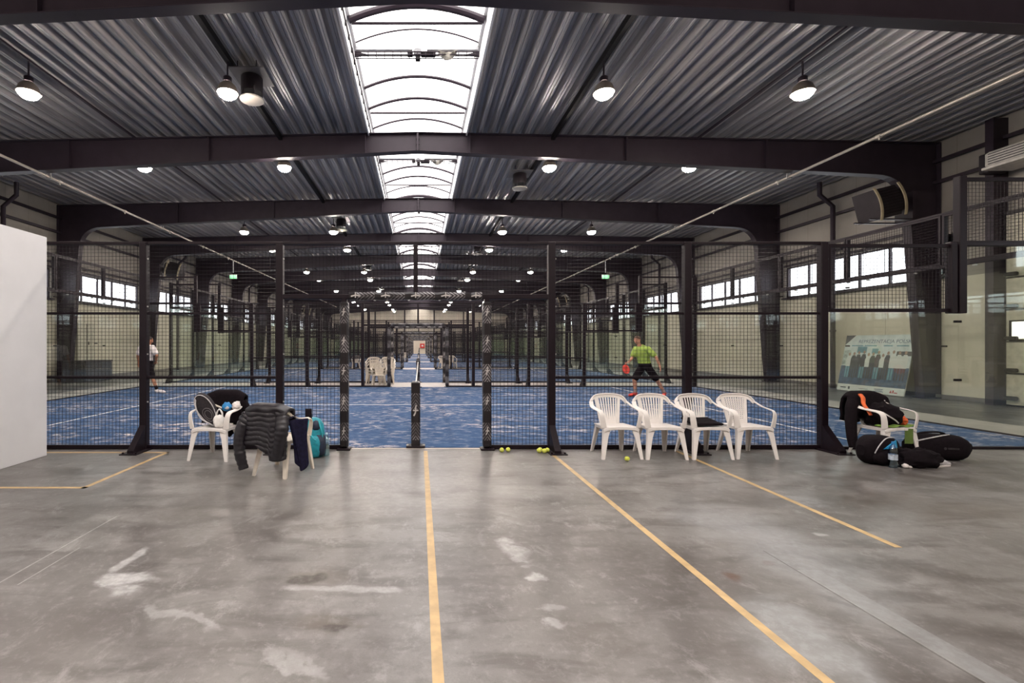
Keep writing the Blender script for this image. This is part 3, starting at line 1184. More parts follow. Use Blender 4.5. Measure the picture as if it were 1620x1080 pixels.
def emblem(mb, c, s, vert):
    """small cross shaped silver maker's mark: a wavy stroke over a straight bar"""
    x, y, z = c
    if vert:
        mb.sweep([(x - .18 * s, y, z - .5 * s), (x - .05 * s, y, z - .25 * s), (x + .02 * s, y, z), (x - .02 * s, y, z + .25 * s), (x + .06 * s, y, z + .5 * s)], .003, .13 * s, (1, 0, 0))
        mb.box(x - .24 * s, x + .24 * s, y - .0015, y + .0015, z - .055 * s, z + .055 * s)
    else:
        mb.sweep([(x - .5 * s, y, z - .12 * s), (x - .25 * s, y, z - .06 * s), (x, y, z + .02 * s), (x + .25 * s, y, z - .02 * s), (x + .5 * s, y, z - .10 * s)], .003, .15 * s, (0, 0, 1))
        mb.box(x - .055 * s, x + .055 * s, y - .0015, y + .0015, z - .3 * s, z + .34 * s)


def foot_gusset(mb, x, ydir=-1):
    y0 = ydir * .05
    mb.prism([(y0, 0.0), (ydir * .34, 0.0), (ydir * .34, .05), (y0, .36)] if ydir > 0 else [(y0, 0.0), (y0, .36), (ydir * .34, .05), (ydir * .34, 0.0)], 0, x - .045, x + .045)
    mb.box(x - .12, x + .12, min(ydir * .40, 0), max(ydir * .40, 0), 0, .014)
    for dx in (-.09, .09):
        mb.cyl((x + dx, ydir * .36, .014), (x + dx, ydir * .36, .034), .014, n=6)


def post(root, x, z0, z1, w_=.10, d=.10, foot=True, ydir=-1, name='post'):
    p = MB().rbox((x, 0, (z0 + z1) / 2), (w_, d, z1 - z0), .008).build(name, BLACK, root)
    if foot:
        g = MB()
        foot_gusset(g, x, ydir)
        g.build('foot', BLACK, p)
        b_ = MB()
        for z in (.7, 1.4, 2.1, 2.8):
            if z < z1:
                b_.cyl((x + w_ / 2, -.02, z), (x + w_ / 2 + .012, -.02, z), .012, n=6)
        b_.build('bolts', SILVER, p)
    return p


def rail(root, x0, x1, z, h=.05, d=.05, name='rail'):
    return MB().rbox(((x0 + x1) / 2, 0, z), (x1 - x0, d, h), .006).build(name, BLACK, root)


def frame_panel(root, x0, x1, z0, z1, t=.045):
    f = MB()
    f.box(x0, x1, -.02, .02, z0, z0 + t).box(x0, x1, -.02, .02, z1 - t, z1).box(x0, x0 + t, -.02, .02, z0 + t, z1 - t).box(x1 - t, x1, -.02, .02, z0 + t, z1 - t)
    p = f.build('mesh_frame', BLACK, root)
    mesh_panel(MB(), x0 + t, x1 - t, z0 + t, z1 - t).build('mesh', WIRE, p)
    return p


def glass_panel(root, x0, x1, z0, z1):
    g = MB().box(x0 + .006, x1 - .006, -.006, .006, z0, z1).build('glass_panel', GLASS, root)
    c = MB()
    for z in ((z0 + z1) / 2, z1 - .12):
        c.rbox((x1 - .02, -.012, z), (.10, .03, .035), .004)
    c.build('glass_clamp', RUBBER, g)
    return g


def side_fence():
    """fence along the side of a court with its two openings; the outside looks along local -y"""
    root = empty('court_fence')
    for sx in (-1, 1):
        for x in (2, 4, 6):
            post(root, sx * x, 0, 3.05, .105)
        post(root, sx * 1.05, 0, 2.22, .075, .075, foot=False, name='door_post')
        for x in (2, 4):
            a, b_ = sorted((sx * x, sx * (x + 2)))
            mesh_panel(MB(), a + .05, b_ - .05, .03, 3.0).build('mesh_panel', WIRE, root)
            for z in (1.06, 2.0):
                rail(root, a + .05, b_ - .05, z, .036, .04)
            rail(root, a + .05, b_ - .05, .035, .06, .04)
        a, b_ = sorted((sx * 1.09, sx * 1.95))
        mesh_panel(MB(), a, b_, .03, 2.18).build('mesh_panel', WIRE, root)
        rail(root, a, b_, .035, .06, .04)
        a, b_ = sorted((sx * .03, sx * 1.95))
        mesh_panel(MB(), a, b_, 2.28, 3.0).build('mesh_panel', WIRE, root)
        # glass corner: two steps
        a, b_ = sorted((sx * 6.06, sx * 8.0))
        glass_panel(root, a, b_, .04, 2.0)
        frame_panel(root, a, b_, 2.02, 3.02, .05)
        rail(root, a, b_, .02, .04, .05, 'base_rail')
        a, b_ = sorted((sx * 8.0, sx * 9.96))
        glass_panel(root, a, b_, .04, 3.0)
        rail(root, a, b_, .02, .04, .05, 'base_rail')
        frame_panel(root, a, b_, 3.02, 4.0, .05)
        rail(root, a, b_, 3.02, .06, .06)
        post(root, sx * 7.90, 2.0, 3.05, .09, .10, foot=False, name='hanging_post')
        post(root, sx * 8.03, 2.0, 4.02, .11, .10, foot=False, name='hanging_post')
        post(root, sx * 10.0, 0, 4.05, .10)
    MB().rbox((0, 0, 3.035), (12.1, .05, .045), .006).build('top_rail', BLACK, root)
    MB().rbox((0, 0, 2.245), (3.9, .08, .07), .008).build('lintel', BLACK, root)
    MB().rbox((0, 0, 2.64), (.065, .065, .75), .008).build('lintel_post', BLACK, root)
    # printed padding on door posts and lintel
    for sx in (-1, 1):
        p = MB().rbox((sx * 1.05, 0, 1.10), (.125, .125, 2.14), .02).build('post_padding', PADV, root)
        for z in (.28, .72, 1.16, 1.60, 2.02):
            e = MB()
            emblem(e, (sx * 1.05, -.066, z), .115, True)
            e.build('printed_emblem', SILVER, p)
        q = MB().rbox((sx * 1.05, -.02, .012), (.20, .18, .024), .004).build('base_plate', BLACK, root)
    path = [(-.975 + 1.95 * k / 24, 0, 2.255 + .006 * math.sin(k * 1.9) + .004 * math.sin(k * 3.1)) for k in range(25)]
    p = MB().sweep(path, .13, .115, (0, 0, 1)).build('lintel_padding', PADH, root)
    for x in (-.88, -.44, 0, .44, .88):
        e = MB()
        emblem(e, (x, -.068, 2.262), .13, False)
        e.build('printed_emblem', SILVER, p)
    cl = MB()
    for x in (-.6, -.1, .35, .8):
        cl.rbox((x, -.03, 2.19), (.03, .06, .012), .003)
    cl.build('cable_tie', SILVER, p)
    return root


def back_wall(posts):
    """glass wall behind a base line, 10 m along local x, outside along local -y"""
    root = empty('court_back_wall')
    for k in range(5):
        a, b_ = -5 + 2 * k, -3 + 2 * k
        a2, b2 = (a + .055 if k == 0 else a), (b_ - .055 if k == 4 else b_)
        glass_panel(root, a2, b2, .04, 2.98)
        frame_panel(root, a2 + .01, b2 - .01, 3.05, 4.0, .04)
    rail(root, -4.94, 4.94, .02, .04, .05, 'base_rail')
    r = rail(root, -4.94, 4.94, 3.02, .06, .06, 'top_rail')
    b_ = MB()
    for k in range(10):
        b_.rbox((-4.5 + k, -.03, 2.975), (.05, .05, .03), .005)
    b_.build('rail_clips', SILVER, r)
    rail(root, -4.94, 4.94, 4.02, .045, .05, 'upper_rail')
    for k in range(4):
        x = -3 + 2 * k
        if posts:
            p = MB().rbox((x, -.07, 2.0), (.08, .10, 4.0), .008).build('post', BLACK, root)
            g = MB()
            foot_gusset(g, x)
            g.build('foot', BLACK, p)
        else:
            MB().rbox((x, -.05, 3.5), (.07, .05, 1.05), .008).build('upright', BLACK, root)
    return root


def court_net():
    root = empty('court_net')
    m = MB()
    p = .045
    L = 9.62
    for i in range(int(L / p) + 1):
        y = .19 + i * p
        m.add([(-.001, y - .0012, .03), (.001, y - .0012, .03), (0, y + .0012, .03), (-.001, y - .0012, .86), (.001, y - .0012, .86), (0, y + .0012, .86)], [(0, 1, 4, 3), (1, 2, 5, 4), (2, 0, 3, 5)])
    for i in range(19):
        z = .03 + i * p
        m.box(-.001, .001, .19, .19 + L, z - .001, z + .001)
    m.build('net_mesh', WIRE, root)
    MB().rbox((0, 5, .885), (.022, 9.66, .065), .004).build('white_tape', WLINE, root)
    for y in (.12, 9.88):
        q = MB().rbox((0, y, .46), (.10, .10, .92), .01).build('net_post', BLACK, root)
        MB().rbox((0, y, .49), (.135, .135, .98), .02).build('post_padding', PADN, q)
        e = MB()
        emblem(e, (0, y - .071 if y < 1 else y + .071, .55), .16, True)
        e.build('printed_emblem', SILVER, q)
        MB().rbox((0, y, .012), (.28, .2, .024), .004).build('base_plate', BLACK, q)
        MB().cyl((-.12, y - .05, .024), (-.12, y - .05, .04), .02, n=8).cyl((.12, y - .05, .024), (.12, y - .05, .04), .02, n=8).build('bolts', SILVER, q)
    return root


def turf():
    t = MB().box(-9.97, 9.97, .06, 9.94, .0062, .016).build('artificial_turf', TURF)
    for x in (-6.95, 6.95):
        MB().box(x - .025, x + .025, .06, 9.94, .016, .0175).build('service_line', WLINE, t)
    MB().box(-6.92, 6.92, 4.975, 5.025, .016, .0175).build('centre_line', WLINE, t)
    return t


sf = side_fence()
bw0, bw1 = back_wall(False), back_wall(True)
nt0, tf0 = court_net(), turf()
used = set()


def take(o):
    if o.name in used:
        return copy_tree(o)
    used.add(o.name)
    return o


for c in range(NC):
    y = Y0 + PERIOD * c
    cn = f'{ordinal(c)} court' + (' from the camera' if c else ' to the camera')
    o = take(sf)
    o.location = (0, y, .0)
    tag(o, f'black mesh fence with padded gateways, near side of the {cn}', 'fence', 'court side fences')
    o = take(sf)
    o.location = (0, y + 10, .0)
    o.rotation_euler = (0, 0, PI)
    tag(o, f'black mesh fence with padded gateways, far side of the {cn}', 'fence', 'court side fences')
    for sx, side in ((-1, 'left'), (1, 'right')):
        o = take(bw0 if c == 0 else bw1)
        o.location = (sx * 10.0, y + 5, 0)
        o.rotation_euler = (0, 0, PI / 2 if sx > 0 else -PI / 2)
        tag(o, f'glass wall with mesh top, {side} end of the {cn}', 'glass wall', 'court end walls')
    o = take(nt0)
    o.location = (0, y, .012)
    tag(o, f'black court net with white tape across the {cn}', 'net', 'court nets')
    o = take(tf0)
    o.location = (0, y, 0)
    tag(o, f'blue sand-strewn turf playing surface of the {cn}', 'court floor', 'court surfaces')

# yellow lines on the concrete
def floor_line(pts, label, w_=.055):
    mb = MB()
    for (a, b_) in zip(pts[:-1], pts[1:]):
        a, b_ = Vector((*a, 0)), Vector((*b_, 0))
        d = (b_ - a).normalized()
        n = Vector((-d.y, d.x, 0)) * w_ / 2
        e = d * w_ / 2
        mb.loft([[tuple(p + Vector((0, 0, z))) for p in (a + n - e, a - n - e, b_ - n + e, b_ + n + e)] for z in (0.0002, .0012)])
    o = mb.build('floor_line', TAPE)
    tag(o, label, 'floor line', 'yellow floor lines')


floor_line([(.145, 0.6), (.145, 6.76)], 'straight yellow painted floor line leading to the net post')
floor_line([(1.925, 0.6), (1.925, 6.76)], 'yellow painted floor line running from the loose balls to the bottom right')
floor_line([(3.70, 3.58), (3.78, 6.76)], 'short yellow painted floor line in front of the four white chairs')
floor_line([(-8.5, 5.04), (-3.55, 5.04), (-3.55, 6.68), (-5.6, 6.68)], 'bent yellow painted floor line by the white partition')
# ------------------------------------------------------------------ monobloc chairs
def bez(pts, n=12):
    """Catmull-Rom through the points"""
    P = [Vector(p) for p in pts]
    P = [P[0] * 2 - P[1]] + P + [P[-1] * 2 - P[-2]]
    out = []
    for i in range(1, len(P) - 2):
        for k in range(n):
            t = k / n
            a, b_, c, d = P[i - 1:i + 3]
            out.append(.5 * ((2 * b_) + (c - a) * t + (2 * a - 5 * b_ + 4 * c - d) * t * t + (3 * b_ - a - 3 * c + d) * t ** 3))
    out.append(P[-2])
    return out


def back_y(z):
    return .165 + .10 * (z - .43) / .40


def chair(mat, lattice=False):
    """origin on the floor, front along local -y"""
    root = empty('plastic_chair')
    # seat with a dished top and a curved front apron
    def seat_top(u, v):
        x = (u - .5) * (.47 - .05 * v)
        y = -.225 + .42 * v
        z = .428 - .016 * math.sin(PI * u) * math.sin(PI * min(1, v * 1.1)) - .012 * v
        if v < .1:
            z -= (.1 - v) * .25
        return (x, y, z)
    s = MB().grid(seat_top, 14, 12)
    o = s.build('seat', mat, root, smooth=True)
    solid(o, .012, 0, -1)
    ap = MB()
    ap.sweep(bez([(-.235, -.215, .375), (-.20, -.222, .398), (-.12, -.226, .410), (0, -.228, .414), (.12, -.226, .410), (.20, -.222, .398), (.235, -.215, .375)], 4), .012, .04, (0, 0, 1))
    for sx in (-1, 1):
        ap.sweep([(sx * .232, -.20, .402), (sx * .215, 0, .398), (sx * .20, .18, .394)], .012, .04, (0, 0, 1))
    ap.sweep([(-.2, .185, .395), (.2, .185, .395)], .012, .04, (0, 0, 1))
    ap.build('seat_apron', mat, root)
    # legs, an L profile that narrows towards the floor
    for sx in (-1, 1):
        for fr in (True, False):
            top = Vector((sx * .222, -.195, .425)) if fr else Vector((sx * .19, .165, .415))
            bot = Vector((sx * .268, -.245, 0)) if fr else Vector((sx * .222, .265, 0))
            rings = []
            for t, wa, wb in ((0, .118, .062), (.10, .090, .056), (.30, .068, .048), (.7, .052, .040), (.97, .042, .034), (1, .038, .030)):
                c = top.lerp(bot, t)
                ins = -sx * 1
                hx, hy = wa, wb
                sy = 1 if fr else -1
                x0, x1 = c.x + sx * .012, c.x + ins * (hx - .012)
                y0, y1 = c.y - sy * .012, c.y + sy * (hy - .012)
                tk = .013
                dx, dy = (1 if x1 > x0 else -1) * tk, (1 if y1 > y0 else -1) * tk
                pts = [(x0, y0), (x1, y0), (x1, y0 + dy), (x0 + dx, y0 + dy), (x0 + dx, y1), (x0, y1)]
                rings.append([(px, py, c.z) for px, py in pts])
            MB().loft(rings).build('leg', mat, root)
    # armrests: up from the front leg and back to the hoop
    hoop = []
    for sx in (-1, 1):
        pth = bez([(sx * .235, -.205, .42), (sx * .252, -.213, .53), (sx * .262, -.205, .60), (sx * .270, -.16, .637), (sx * .285, -.04, .652), (sx * .282, .08, .672), (sx * .255, .19, .725)], 6)
        n = len(pth)
        ups = []
        for i, p in enumerate(pth):
            t = i / (n - 1)
            k = min(1, max(0, (t - .30) / .22))
            ups.append(Vector((sx * (.35 if k < 1 else .25), -(1 - k), k)).normalized())
        ws = [.078 - .022 * min(1, i / (n * .45)) for i in range(n)]
        MB().sweep(pth, .05, .014, ups, ws=ws).build('armrest', mat, root, smooth=35)
    # backrest: hoop, side stiles and slats
    hp = bez([(-.255, .19, .725), (-.225, .235, .772), (-.15, .262, .806), (0, .272, .818), (.15, .262, .806), (.225, .235, .772), (.255, .19, .725)], 6)
    b_ = MB().sweep(hp, .062, .016, [Vector((0, .75, 1)).normalized()] * len(hp))
    hp2 = [p + Vector((0, -.004, -.018)) for p in hp]
    b_.sweep(hp2, .016, .045, [Vector((0, .2, 1)).normalized()] * len(hp2))

    def bx_(t, z):
        k = (z - .42) / .39
        return t * (.122 + .052 * k)

    def top_z(x):
        return .800 - .9 * x * x
    for t in (-1, 1):
        zs = [.41 + (top_z(.174) - .41) * k / 8 for k in range(9)]
        b_.sweep([(bx_(t, z), back_y(z), z) for z in zs], .04, .014, (0, 1, 0))
    if not lattice:
        for i in range(8):
            t = -.78 + 1.56 * i / 7
            zt_ = top_z(t * .174)
            zs = [.42 + (zt_ - .42) * k / 6 for k in range(7)]
            b_.sweep([(bx_(t, z), back_y(z) + .010, z) for z in zs], .017, .010, (0, 1, 0), ws=[.017 + .016 * (1 - k / 6) ** 2 for k in range(7)])
    else:
        for i in range(9):
            t = -.8 + 1.6 * i / 8
            zt_ = top_z(t * .174)
            zs = [.42 + (zt_ - .42) * k / 6 for k in range(7)]
            b_.sweep([(bx_(t, z), back_y(z) + .008, z) for z in zs], .018, .010, (0, 1, 0))
        for j in range(11):
            z = .47 + .028 * j
            xs = [bx_(t, z) for t in (-1, -.5, 0, .5, 1)]
            b_.sweep([(x, back_y(z) + .008, z) for x in xs], .016, .012, (0, 1, 0))
    # solid lower panel
    zs = (.405, .44, .47)
    b_.loft([[(bx_(-1, z), back_y(z) + .002, z), (bx_(1, z), back_y(z) + .002, z), (bx_(1, z), back_y(z) + .014, z), (bx_(-1, z), back_y(z) + .014, z)] for z in zs])
    b_.build('backrest', mat, root, smooth=35)
    return root


ch_s = chair(PLASTIC)
ch_l = chair(PLASTIC, True)
ch_c = chair(CREAM)


def put(proto, x, y, rz, label, group=None, first=[set()]):
    if proto.name in first[0]:
        o = copy_tree(proto)
    else:
        o = proto
        first[0].add(proto.name)
    o.location = (x, y, 0)
    o.rotation_euler = (0, 0, rz)
    tag(o, label, 'chair', group)
    return o


ROW = 'row of white plastic chairs by the fence'
put(ch_s, 2.775, 6.52, .02, 'white slatted plastic armchair, leftmost of the row of four by the fence', ROW)
put(ch_s, 3.375, 6.50, -.02, 'white slatted plastic armchair, empty, second from the left in the row of four', ROW)
put(ch_s, 3.985, 6.50, .01, 'white slatted plastic armchair with a black cushion, third in the row of four', ROW)
put(ch_l, 4.60, 6.53, -.02, 'white plastic armchair with a lattice back, rightmost of the row of four', ROW)
cA = put(ch_s, -2.72, 6.42, -.10, 'white plastic armchair facing the camera, loaded with a racket cover and black jacket')
cB = put(ch_c, -1.60, 5.68, PI - .34, 'cream plastic armchair with its back to the camera under a quilted jacket')
cC = put(ch_s, 6.46, 6.46, .12, 'white plastic armchair at the right, piled with dark clothes over sports bags')
GAP = 'chairs in the gaps between courts'
put(ch_c, -1.44, 17.25, .05, 'cream plastic armchair facing the camera in the gap behind the first court, frontmost of three', GAP)
for k in range(3):
    for sx, sy, nm in ((-1.72, 17.98, 'left'), (-1.20, 18.4, 'right')):
        put(ch_c, sx, sy - .012 * k, .0, f'cream plastic armchair, {("bottom", "middle", "top")[k]} of the {nm} stack in the first court gap', 'stacked cream chairs').location.z = .11 * k + .0065
put(ch_c, 1.55, 29.7, .5, 'small far cream plastic armchair right of the net in the second court gap, nearer one', GAP)
put(ch_c, 2.15, 30.2, .2, 'small far cream plastic armchair right of the net in the second court gap, farther one', GAP)
put(ch_c, -1.35, 41.6, -.5, 'small distant pale plastic armchair left of the net, third court gap, left one', GAP)
put(ch_c, -4.0, 29.9, .1, 'small far cream plastic armchair far left in the second court gap, right one of two', GAP)
put(ch_c, -4.75, 29.9, -.1, 'small far cream plastic armchair far left in the second court gap, left one of two', GAP)


def local(o, p):
    c, s_ = math.cos(o.rotation_euler.z), math.sin(o.rotation_euler.z)
    return (o.location.x + c * p[0] - s_ * p[1], o.location.y + s_ * p[0] + c * p[1], p[2])


def at(o, obj):
    obj.location = o.location
    obj.rotation_euler = o.rotation_euler
    return obj


# cushion on the third chair
c3 = [o_ for o_ in COL.objects if o_.get('label', '').endswith('third in the row of four')][0]


def cush(u, v):
    x = (u - .5) * .40
    y = -.17 + .36 * v
    return (x, y, .455 + .05 * max(0, v - .35) + .012 * mnoise.noise(Vector((u * 3, v * 3, 1))))


o = MB().grid(cush, 12, 10).build('seat_cushion', CLOTH)
solid(o, .035, 1, 0)
at(c3, o)
o.location.z += .006
tag(o, 'flat black cushion lying on the third white chair', 'cushion')


# ------------------------------------------------------------------ jackets draped over chair backs
def drape(name, mat, halfw, hem_out, hem_in, quilt=0.0, seed=0, ztop=.845, thick=.03, skew=0.0, drop=1.0, yoff=.0):
    """a jacket hung over the hoop of a chair, in the chair's own coordinates"""
    def fn(u, v):
        x = (u - .5) * 2 * halfw
        ax = abs(x)
        top = ztop - drop * 1.15 * max(0, ax - .13) ** 1.6
        yt = .27 - .65 * max(0, ax - .14) ** 1.35
        ho = hem_out(x)
        hi = hem_in(x)
        n = mnoise.noise(Vector((x * 6 + seed, v * 3, seed * 2.1)))
        if v < .58:                                 # outside fall
            t = v / .58
            z = ho + (top - .03 - ho) * t
            y = yt + .085 + .02 * (1 - t) + .02 * n + yoff
        elif v < .72:                               # over the hoop
            t = (v - .58) / .14
            a = PI * t
            z = top - .03 + .045 * math.sin(a)
            y = yt + .02 + .065 * math.cos(a) + yoff * (1 - t)
        else:                                       # inside fall
            t = (v - .72) / .28
            z = top - .03 - (top - .03 - hi) * t
            y = yt - .045 - .06 * t + .012 * n
        if quilt:
            q = abs(math.sin((z * 1.0 + .02 * n) * PI / .055))
            y += (quilt * (q ** .5)) * (1 if v < .62 else -.4)
        x += .012 * mnoise.noise(Vector((v * 8, u * 5, seed + 3)))
        return (x + skew * (top - z), y, z)
    o = MB().grid(fn, 30, 64 if quilt else 36).build(name, mat)
    return solid(o, thick, 0, 0)


def sleeve(mat, path, r0, r1, parent, quilt=0.0, seed=0, flat=.75, name='sleeve'):
    pth = bez(path, 10 if quilt else 7)
    n = len(pth)
    L = 0
    rings = []
    a = None
    for i, p in enumerate(pth):
        d = (pth[min(i + 1, n - 1)] - pth[max(i - 1, 0)]).normalized()
        if i:
            L += (p - pth[i - 1]).length
        if a is None:
            a = Vector((1, 0, 0))
            a = (a - d * a.dot(d)).normalized()
        else:
            a = (a - d * a.dot(d)).normalized()
        b_ = d.cross(a)
        t = i / (n - 1)
        r = r0 + (r1 - r0) * t
        if quilt:
            r *= 1 - quilt + quilt * 1.6 * abs(math.sin(L * PI / .055)) ** .6
        r *= 1 + .10 * mnoise.noise(Vector((L * 9, seed, 4)))
        rings.append(ell(p, a * r, b_ * r * flat, 14))
    return MB().loft(rings).build(name, mat, parent, smooth=True)


# chair B: black quilted jacket and a navy top
jk = drape('quilted_jacket', PUFF, .285, lambda x: .34 + .05 * math.sin(x * 9) - .06 * (x < -.1), lambda x: .60, quilt=.018, seed=3, ztop=.838)
at(cB, jk)
tag(jk, 'black quilted puffer jacket draped over the cream chair with its back to the camera', 'jacket')
# chair B faces away: local +x is picture left
sleeve(PUFF, [(.25, .30, .72), (.31, .34, .60), (.335, .37, .42), (.315, .38, .26), (.27, .37, .10)], .085, .062, jk, .10, 1)
sleeve(PUFF, [(-.22, .32, .72), (-.25, .37, .58), (-.23, .38, .44), (-.18, .37, .27)], .085, .066, jk, .10, 2)
MB().grid(lambda u, v: ((u - .5) * .34, .375 + .012 * math.sin(v * 14), .39 + .40 * v), 10, 24).build('hood', PUFF, jk, smooth=True)
nv = MB()


def navy_fn(u, v):
    # hangs over the picture-right arm of the chair, long and pointed
    t = v
    w_ = .13 - .03 * t
    x = -.33 - .05 * t + (u - .5) * w_ + .012 * math.sin(u * 12 + t * 2)
    y = .16 + (u - .5) * .22 * (1 - .5 * t) + .02 * math.sin(u * 9 + t * 4)
    z = .68 - .50 * t - .10 * math.sin(PI * u) * t
    return (x, y, max(z, .06))


o = nv.grid(navy_fn, 14, 18).build('navy_sweatshirt', NAVY)
solid(o, .02, 1, 0)
at(cB, o)
tag(o, 'navy sweatshirt hanging down from the right arm of the cream chair', 'sweatshirt')
MB().grid(lambda u, v: (-.31 + .05 * u, -.02 + .30 * v, .70 + .02 * math.sin(PI * v)), 4, 8).build('collar', NAVY, o, smooth=True)

# chair A: black jacket over the back, hanging behind
jk = drape('black_jacket', CLOTH, .29, lambda x: .20 + .9 * abs(x + .02) if x < .12 else .20 + .4 * abs(x), lambda x: .44, seed=8, ztop=.865)
at(cA, jk)
tag(jk, 'plain black jacket hung over the back of the white chair at the left', 'jacket')
sleeve(CLOTH, [(.27, .16, .74), (.33, .18, .62), (.345, .20, .45), (.32, .20, .27)], .075, .055, jk, 0, 5)
sleeve(CLOTH, [(-.25, .17, .75), (-.20, .10, .66), (-.10, .05, .52), (.03, .02, .475)], .07, .05, jk, 0, 6)

# racket cover (teardrop bag, white piping) leaning in chair A
def teardrop(k=1.0):
    pts = []
    for i in range(36):
        t = 2 * PI * i / 36
        x = .140 * math.sin(t) * (1 - .28 * (1 + math.cos(t)) / 2) * k
        z = .250 * -math.cos(t) * k
        pts.append((x, z))
    return pts


rc = empty('racket_cover', local(cA, (-.125, -.03, .655)))
rc.rotation_euler = (math.radians(14), math.radians(-24), cA.rotation_euler.z)
MB().loft([[(x * k, y, z * k) for x, z in teardrop()] for y, k in ((-.038, .86), (-.03, .97), (0, 1), (.03, .97), (.038, .86))]).build('cover_body', GREY, rc, smooth=True)
MB().tube([(x * .93, -.041, z * .93) for x, z in teardrop()] + [(teardrop()[0][0], -.041, teardrop()[0][1] * .93)], .006, 6).build('white_piping', LGREY, rc)
MB().tube([(x * .55, -.043, z * .4 - .07) for x, z in teardrop()] + [(0, -.043, -.164)], .004, 5).tube([(x * .36, -.043, z * .26 - .07) for x, z in teardrop()] + [(0, -.043, -.131)], .004, 5).build('printed_rings', plain('mid_grey_print', (.16, .15, .16)), rc)
MB().tube(bez([(-.05, -.03, .20), (-.085, -.07, .10), (-.10, -.08, -.06), (-.02, -.07, -.20)], 6), .008, 6).build('shoulder_strap', LGREY, rc)
tag(rc, 'grey padel racket cover with pale piping leaning in the white chair at the left', 'racket cover')

pb = empty('plastic_bag', local(cA, (.085, -.10, .425)))
pb.rotation_euler.z = .1
MB().blob((0, 0, .082), .072, .055, .085, seed=4, amp=.22, fr=2.5, flat=.1, power=.8).build('bag_body', BAG, pb, smooth=True)
for s_ in (-1, 1):
    MB().tube(bez([(-.04 + .005 * s_, .01 * s_, .15), (-.03, .015 * s_, .20), (-.005 * s_, .02 * s_, .245), (.035, .015 * s_, .20), (.045, .01 * s_, .15)], 6), .007, 6).build('handle', BAG, pb, smooth=True)
tag(pb, 'small white plastic carrier bag on the seat of the loaded white chair', 'carrier bag')

o = MB().blob((0, 0, 0), .065, .055, .062, seed=11, amp=.25, fr=2.4).build('blue_cap', BLUE, None, smooth=True, loc=local(cA, (.115, .05, .685)))
MB().blob((.02, -.05, -.012), .028, .012, .022, seed=2).build('pale_patch', LGREY, o, smooth=True)
tag(o, 'round blue cap lying against the black jacket on the left white chair', 'cap')
o = MB().blob((0, 0, 0), .055, .05, .058, seed=5, amp=.3, fr=2).build('white_cloth', TEE, None, smooth=True, loc=local(cA, (.265, .02, .705)))
tag(o, 'crumpled white cloth on the armrest of the left white chair', 'cloth')
o = MB().rbox((0, 0, 0), (.02, .03, .22), .006).build('racket_grip', CREAM, None, loc=local(cA, (-.02, .02, .70)))
o.rotation_euler = (.5, -1.0, 0)
tag(o, 'pale racket grip poking up beside the racket cover', 'grip')

# ------------------------------------------------------------------ backpack, bottles
bp = empty('backpack', (-1.43, 6.46, 0))
bp.rotation_euler.z = .15
rg = []
for z, w_, d, dx in ((.0, .13, .10, 0), (.03, .165, .125, 0), (.18, .17, .13, .005), (.33, .165, .12, .01), (.44, .15, .105, .01), (.51, .115, .08, 0), (.535, .06, .045, 0)):
    rg.append([Vector((dx + math.copysign(abs(math.cos(2 * PI * k / 20)) ** .6, math.cos(2 * PI * k / 20)) * w_, math.copysign(abs(math.sin(2 * PI * k / 20)) ** .6, math.sin(2 * PI * k / 20)) * d, z)) for k in range(20)])
MB().loft(rg).build('main_compartment', TEAL, bp, smooth=True)
MB().blob((.02, -.125, .16), .115, .05, .15, seed=3, amp=.08, power=.7).build('front_pocket', TEAL, bp, smooth=True)
MB().blob((.10, -.03, .17), .09, .13, .16, seed=6, amp=.08, power=.7).blob((.06, -.08, .43), .07, .05, .075, seed=2, amp=.1).build('dark_side_pocket', TEALD, bp, smooth=True)
MB().tube(bez([(.02, -.13, .50), (-.02, -.155, .40), (.03, -.18, .28), (.12, -.13, .22)], 6), .010, 6).tube(bez([(.10, -.10, .50), (.13, -.13, .40), (.15, -.11, .30), (.165, -.08, .10)], 6), .009, 6).build('teal_piping', plain('bright_teal', (.05, .45, .52), .5), bp)
MB().sweep(bez([(-.04, .05, .50), (-.045, .05, .59), (-.045, .02, .645), (-.045, -.03, .645), (-.04, -.055, .59), (-.03, -.07, .46)], 5), .085, .016, [Vector((0, 1, .3))] * 11 + [Vector((0, .3, 1))] * 4 + [Vector((0, -1, .3))] * 11).build('carry_handle', CLOTH, bp)
MB().sweep(bez([(-.09, -.10, .50), (-.15, -.16, .38), (-.155, -.17, .2), (-.12, -.12, .05)], 5), .05, .014, (0, -1, .2)).build('shoulder_strap', TEALD, bp)
tag(bp, 'teal and navy backpack standing on the floor behind the cream chair', 'backpack')


def bottle(loc, mat, label, h=.33, capcol=None, lab=None):
    r = empty('water_bottle', loc)
    k = h / .33
    prof = [(.030, .0), (.042, .006), (.044, .03), (.041, .045), (.044, .06), (.041, .075), (.044, .09), (.043, .17), (.040, .18), (.044, .19), (.044, .215), (.038, .245), (.024, .275), (.014, .29), (.014, .305)]
    MB().lathe([(a * k, z * k) for a, z in prof], n=18).build('bottle_body', mat, r, smooth=True)
    MB().lathe([(.016 * k, .298 * k), (.017 * k, .302 * k), (.017 * k, .322 * k), (.013 * k, .326 * k)], n=12).build('cap', capcol or BLUE, r)
    if lab:
        MB().lathe([(.0447 * k, .10 * k), (.0449 * k, .105 * k), (.0449 * k, .165 * k), (.0447 * k, .17 * k), (.0440 * k, .168 * k), (.044 * k, .102 * k)], n=18).build('paper_label', lab, r, smooth=True)
    MB().lathe([(.02, .004), (.038 * k, .008), (.039 * k, .16 * k), (.02, .161 * k)], n=14).build('water', mat, r, smooth=True)
    return tag(r, label, 'bottle', 'water bottles')


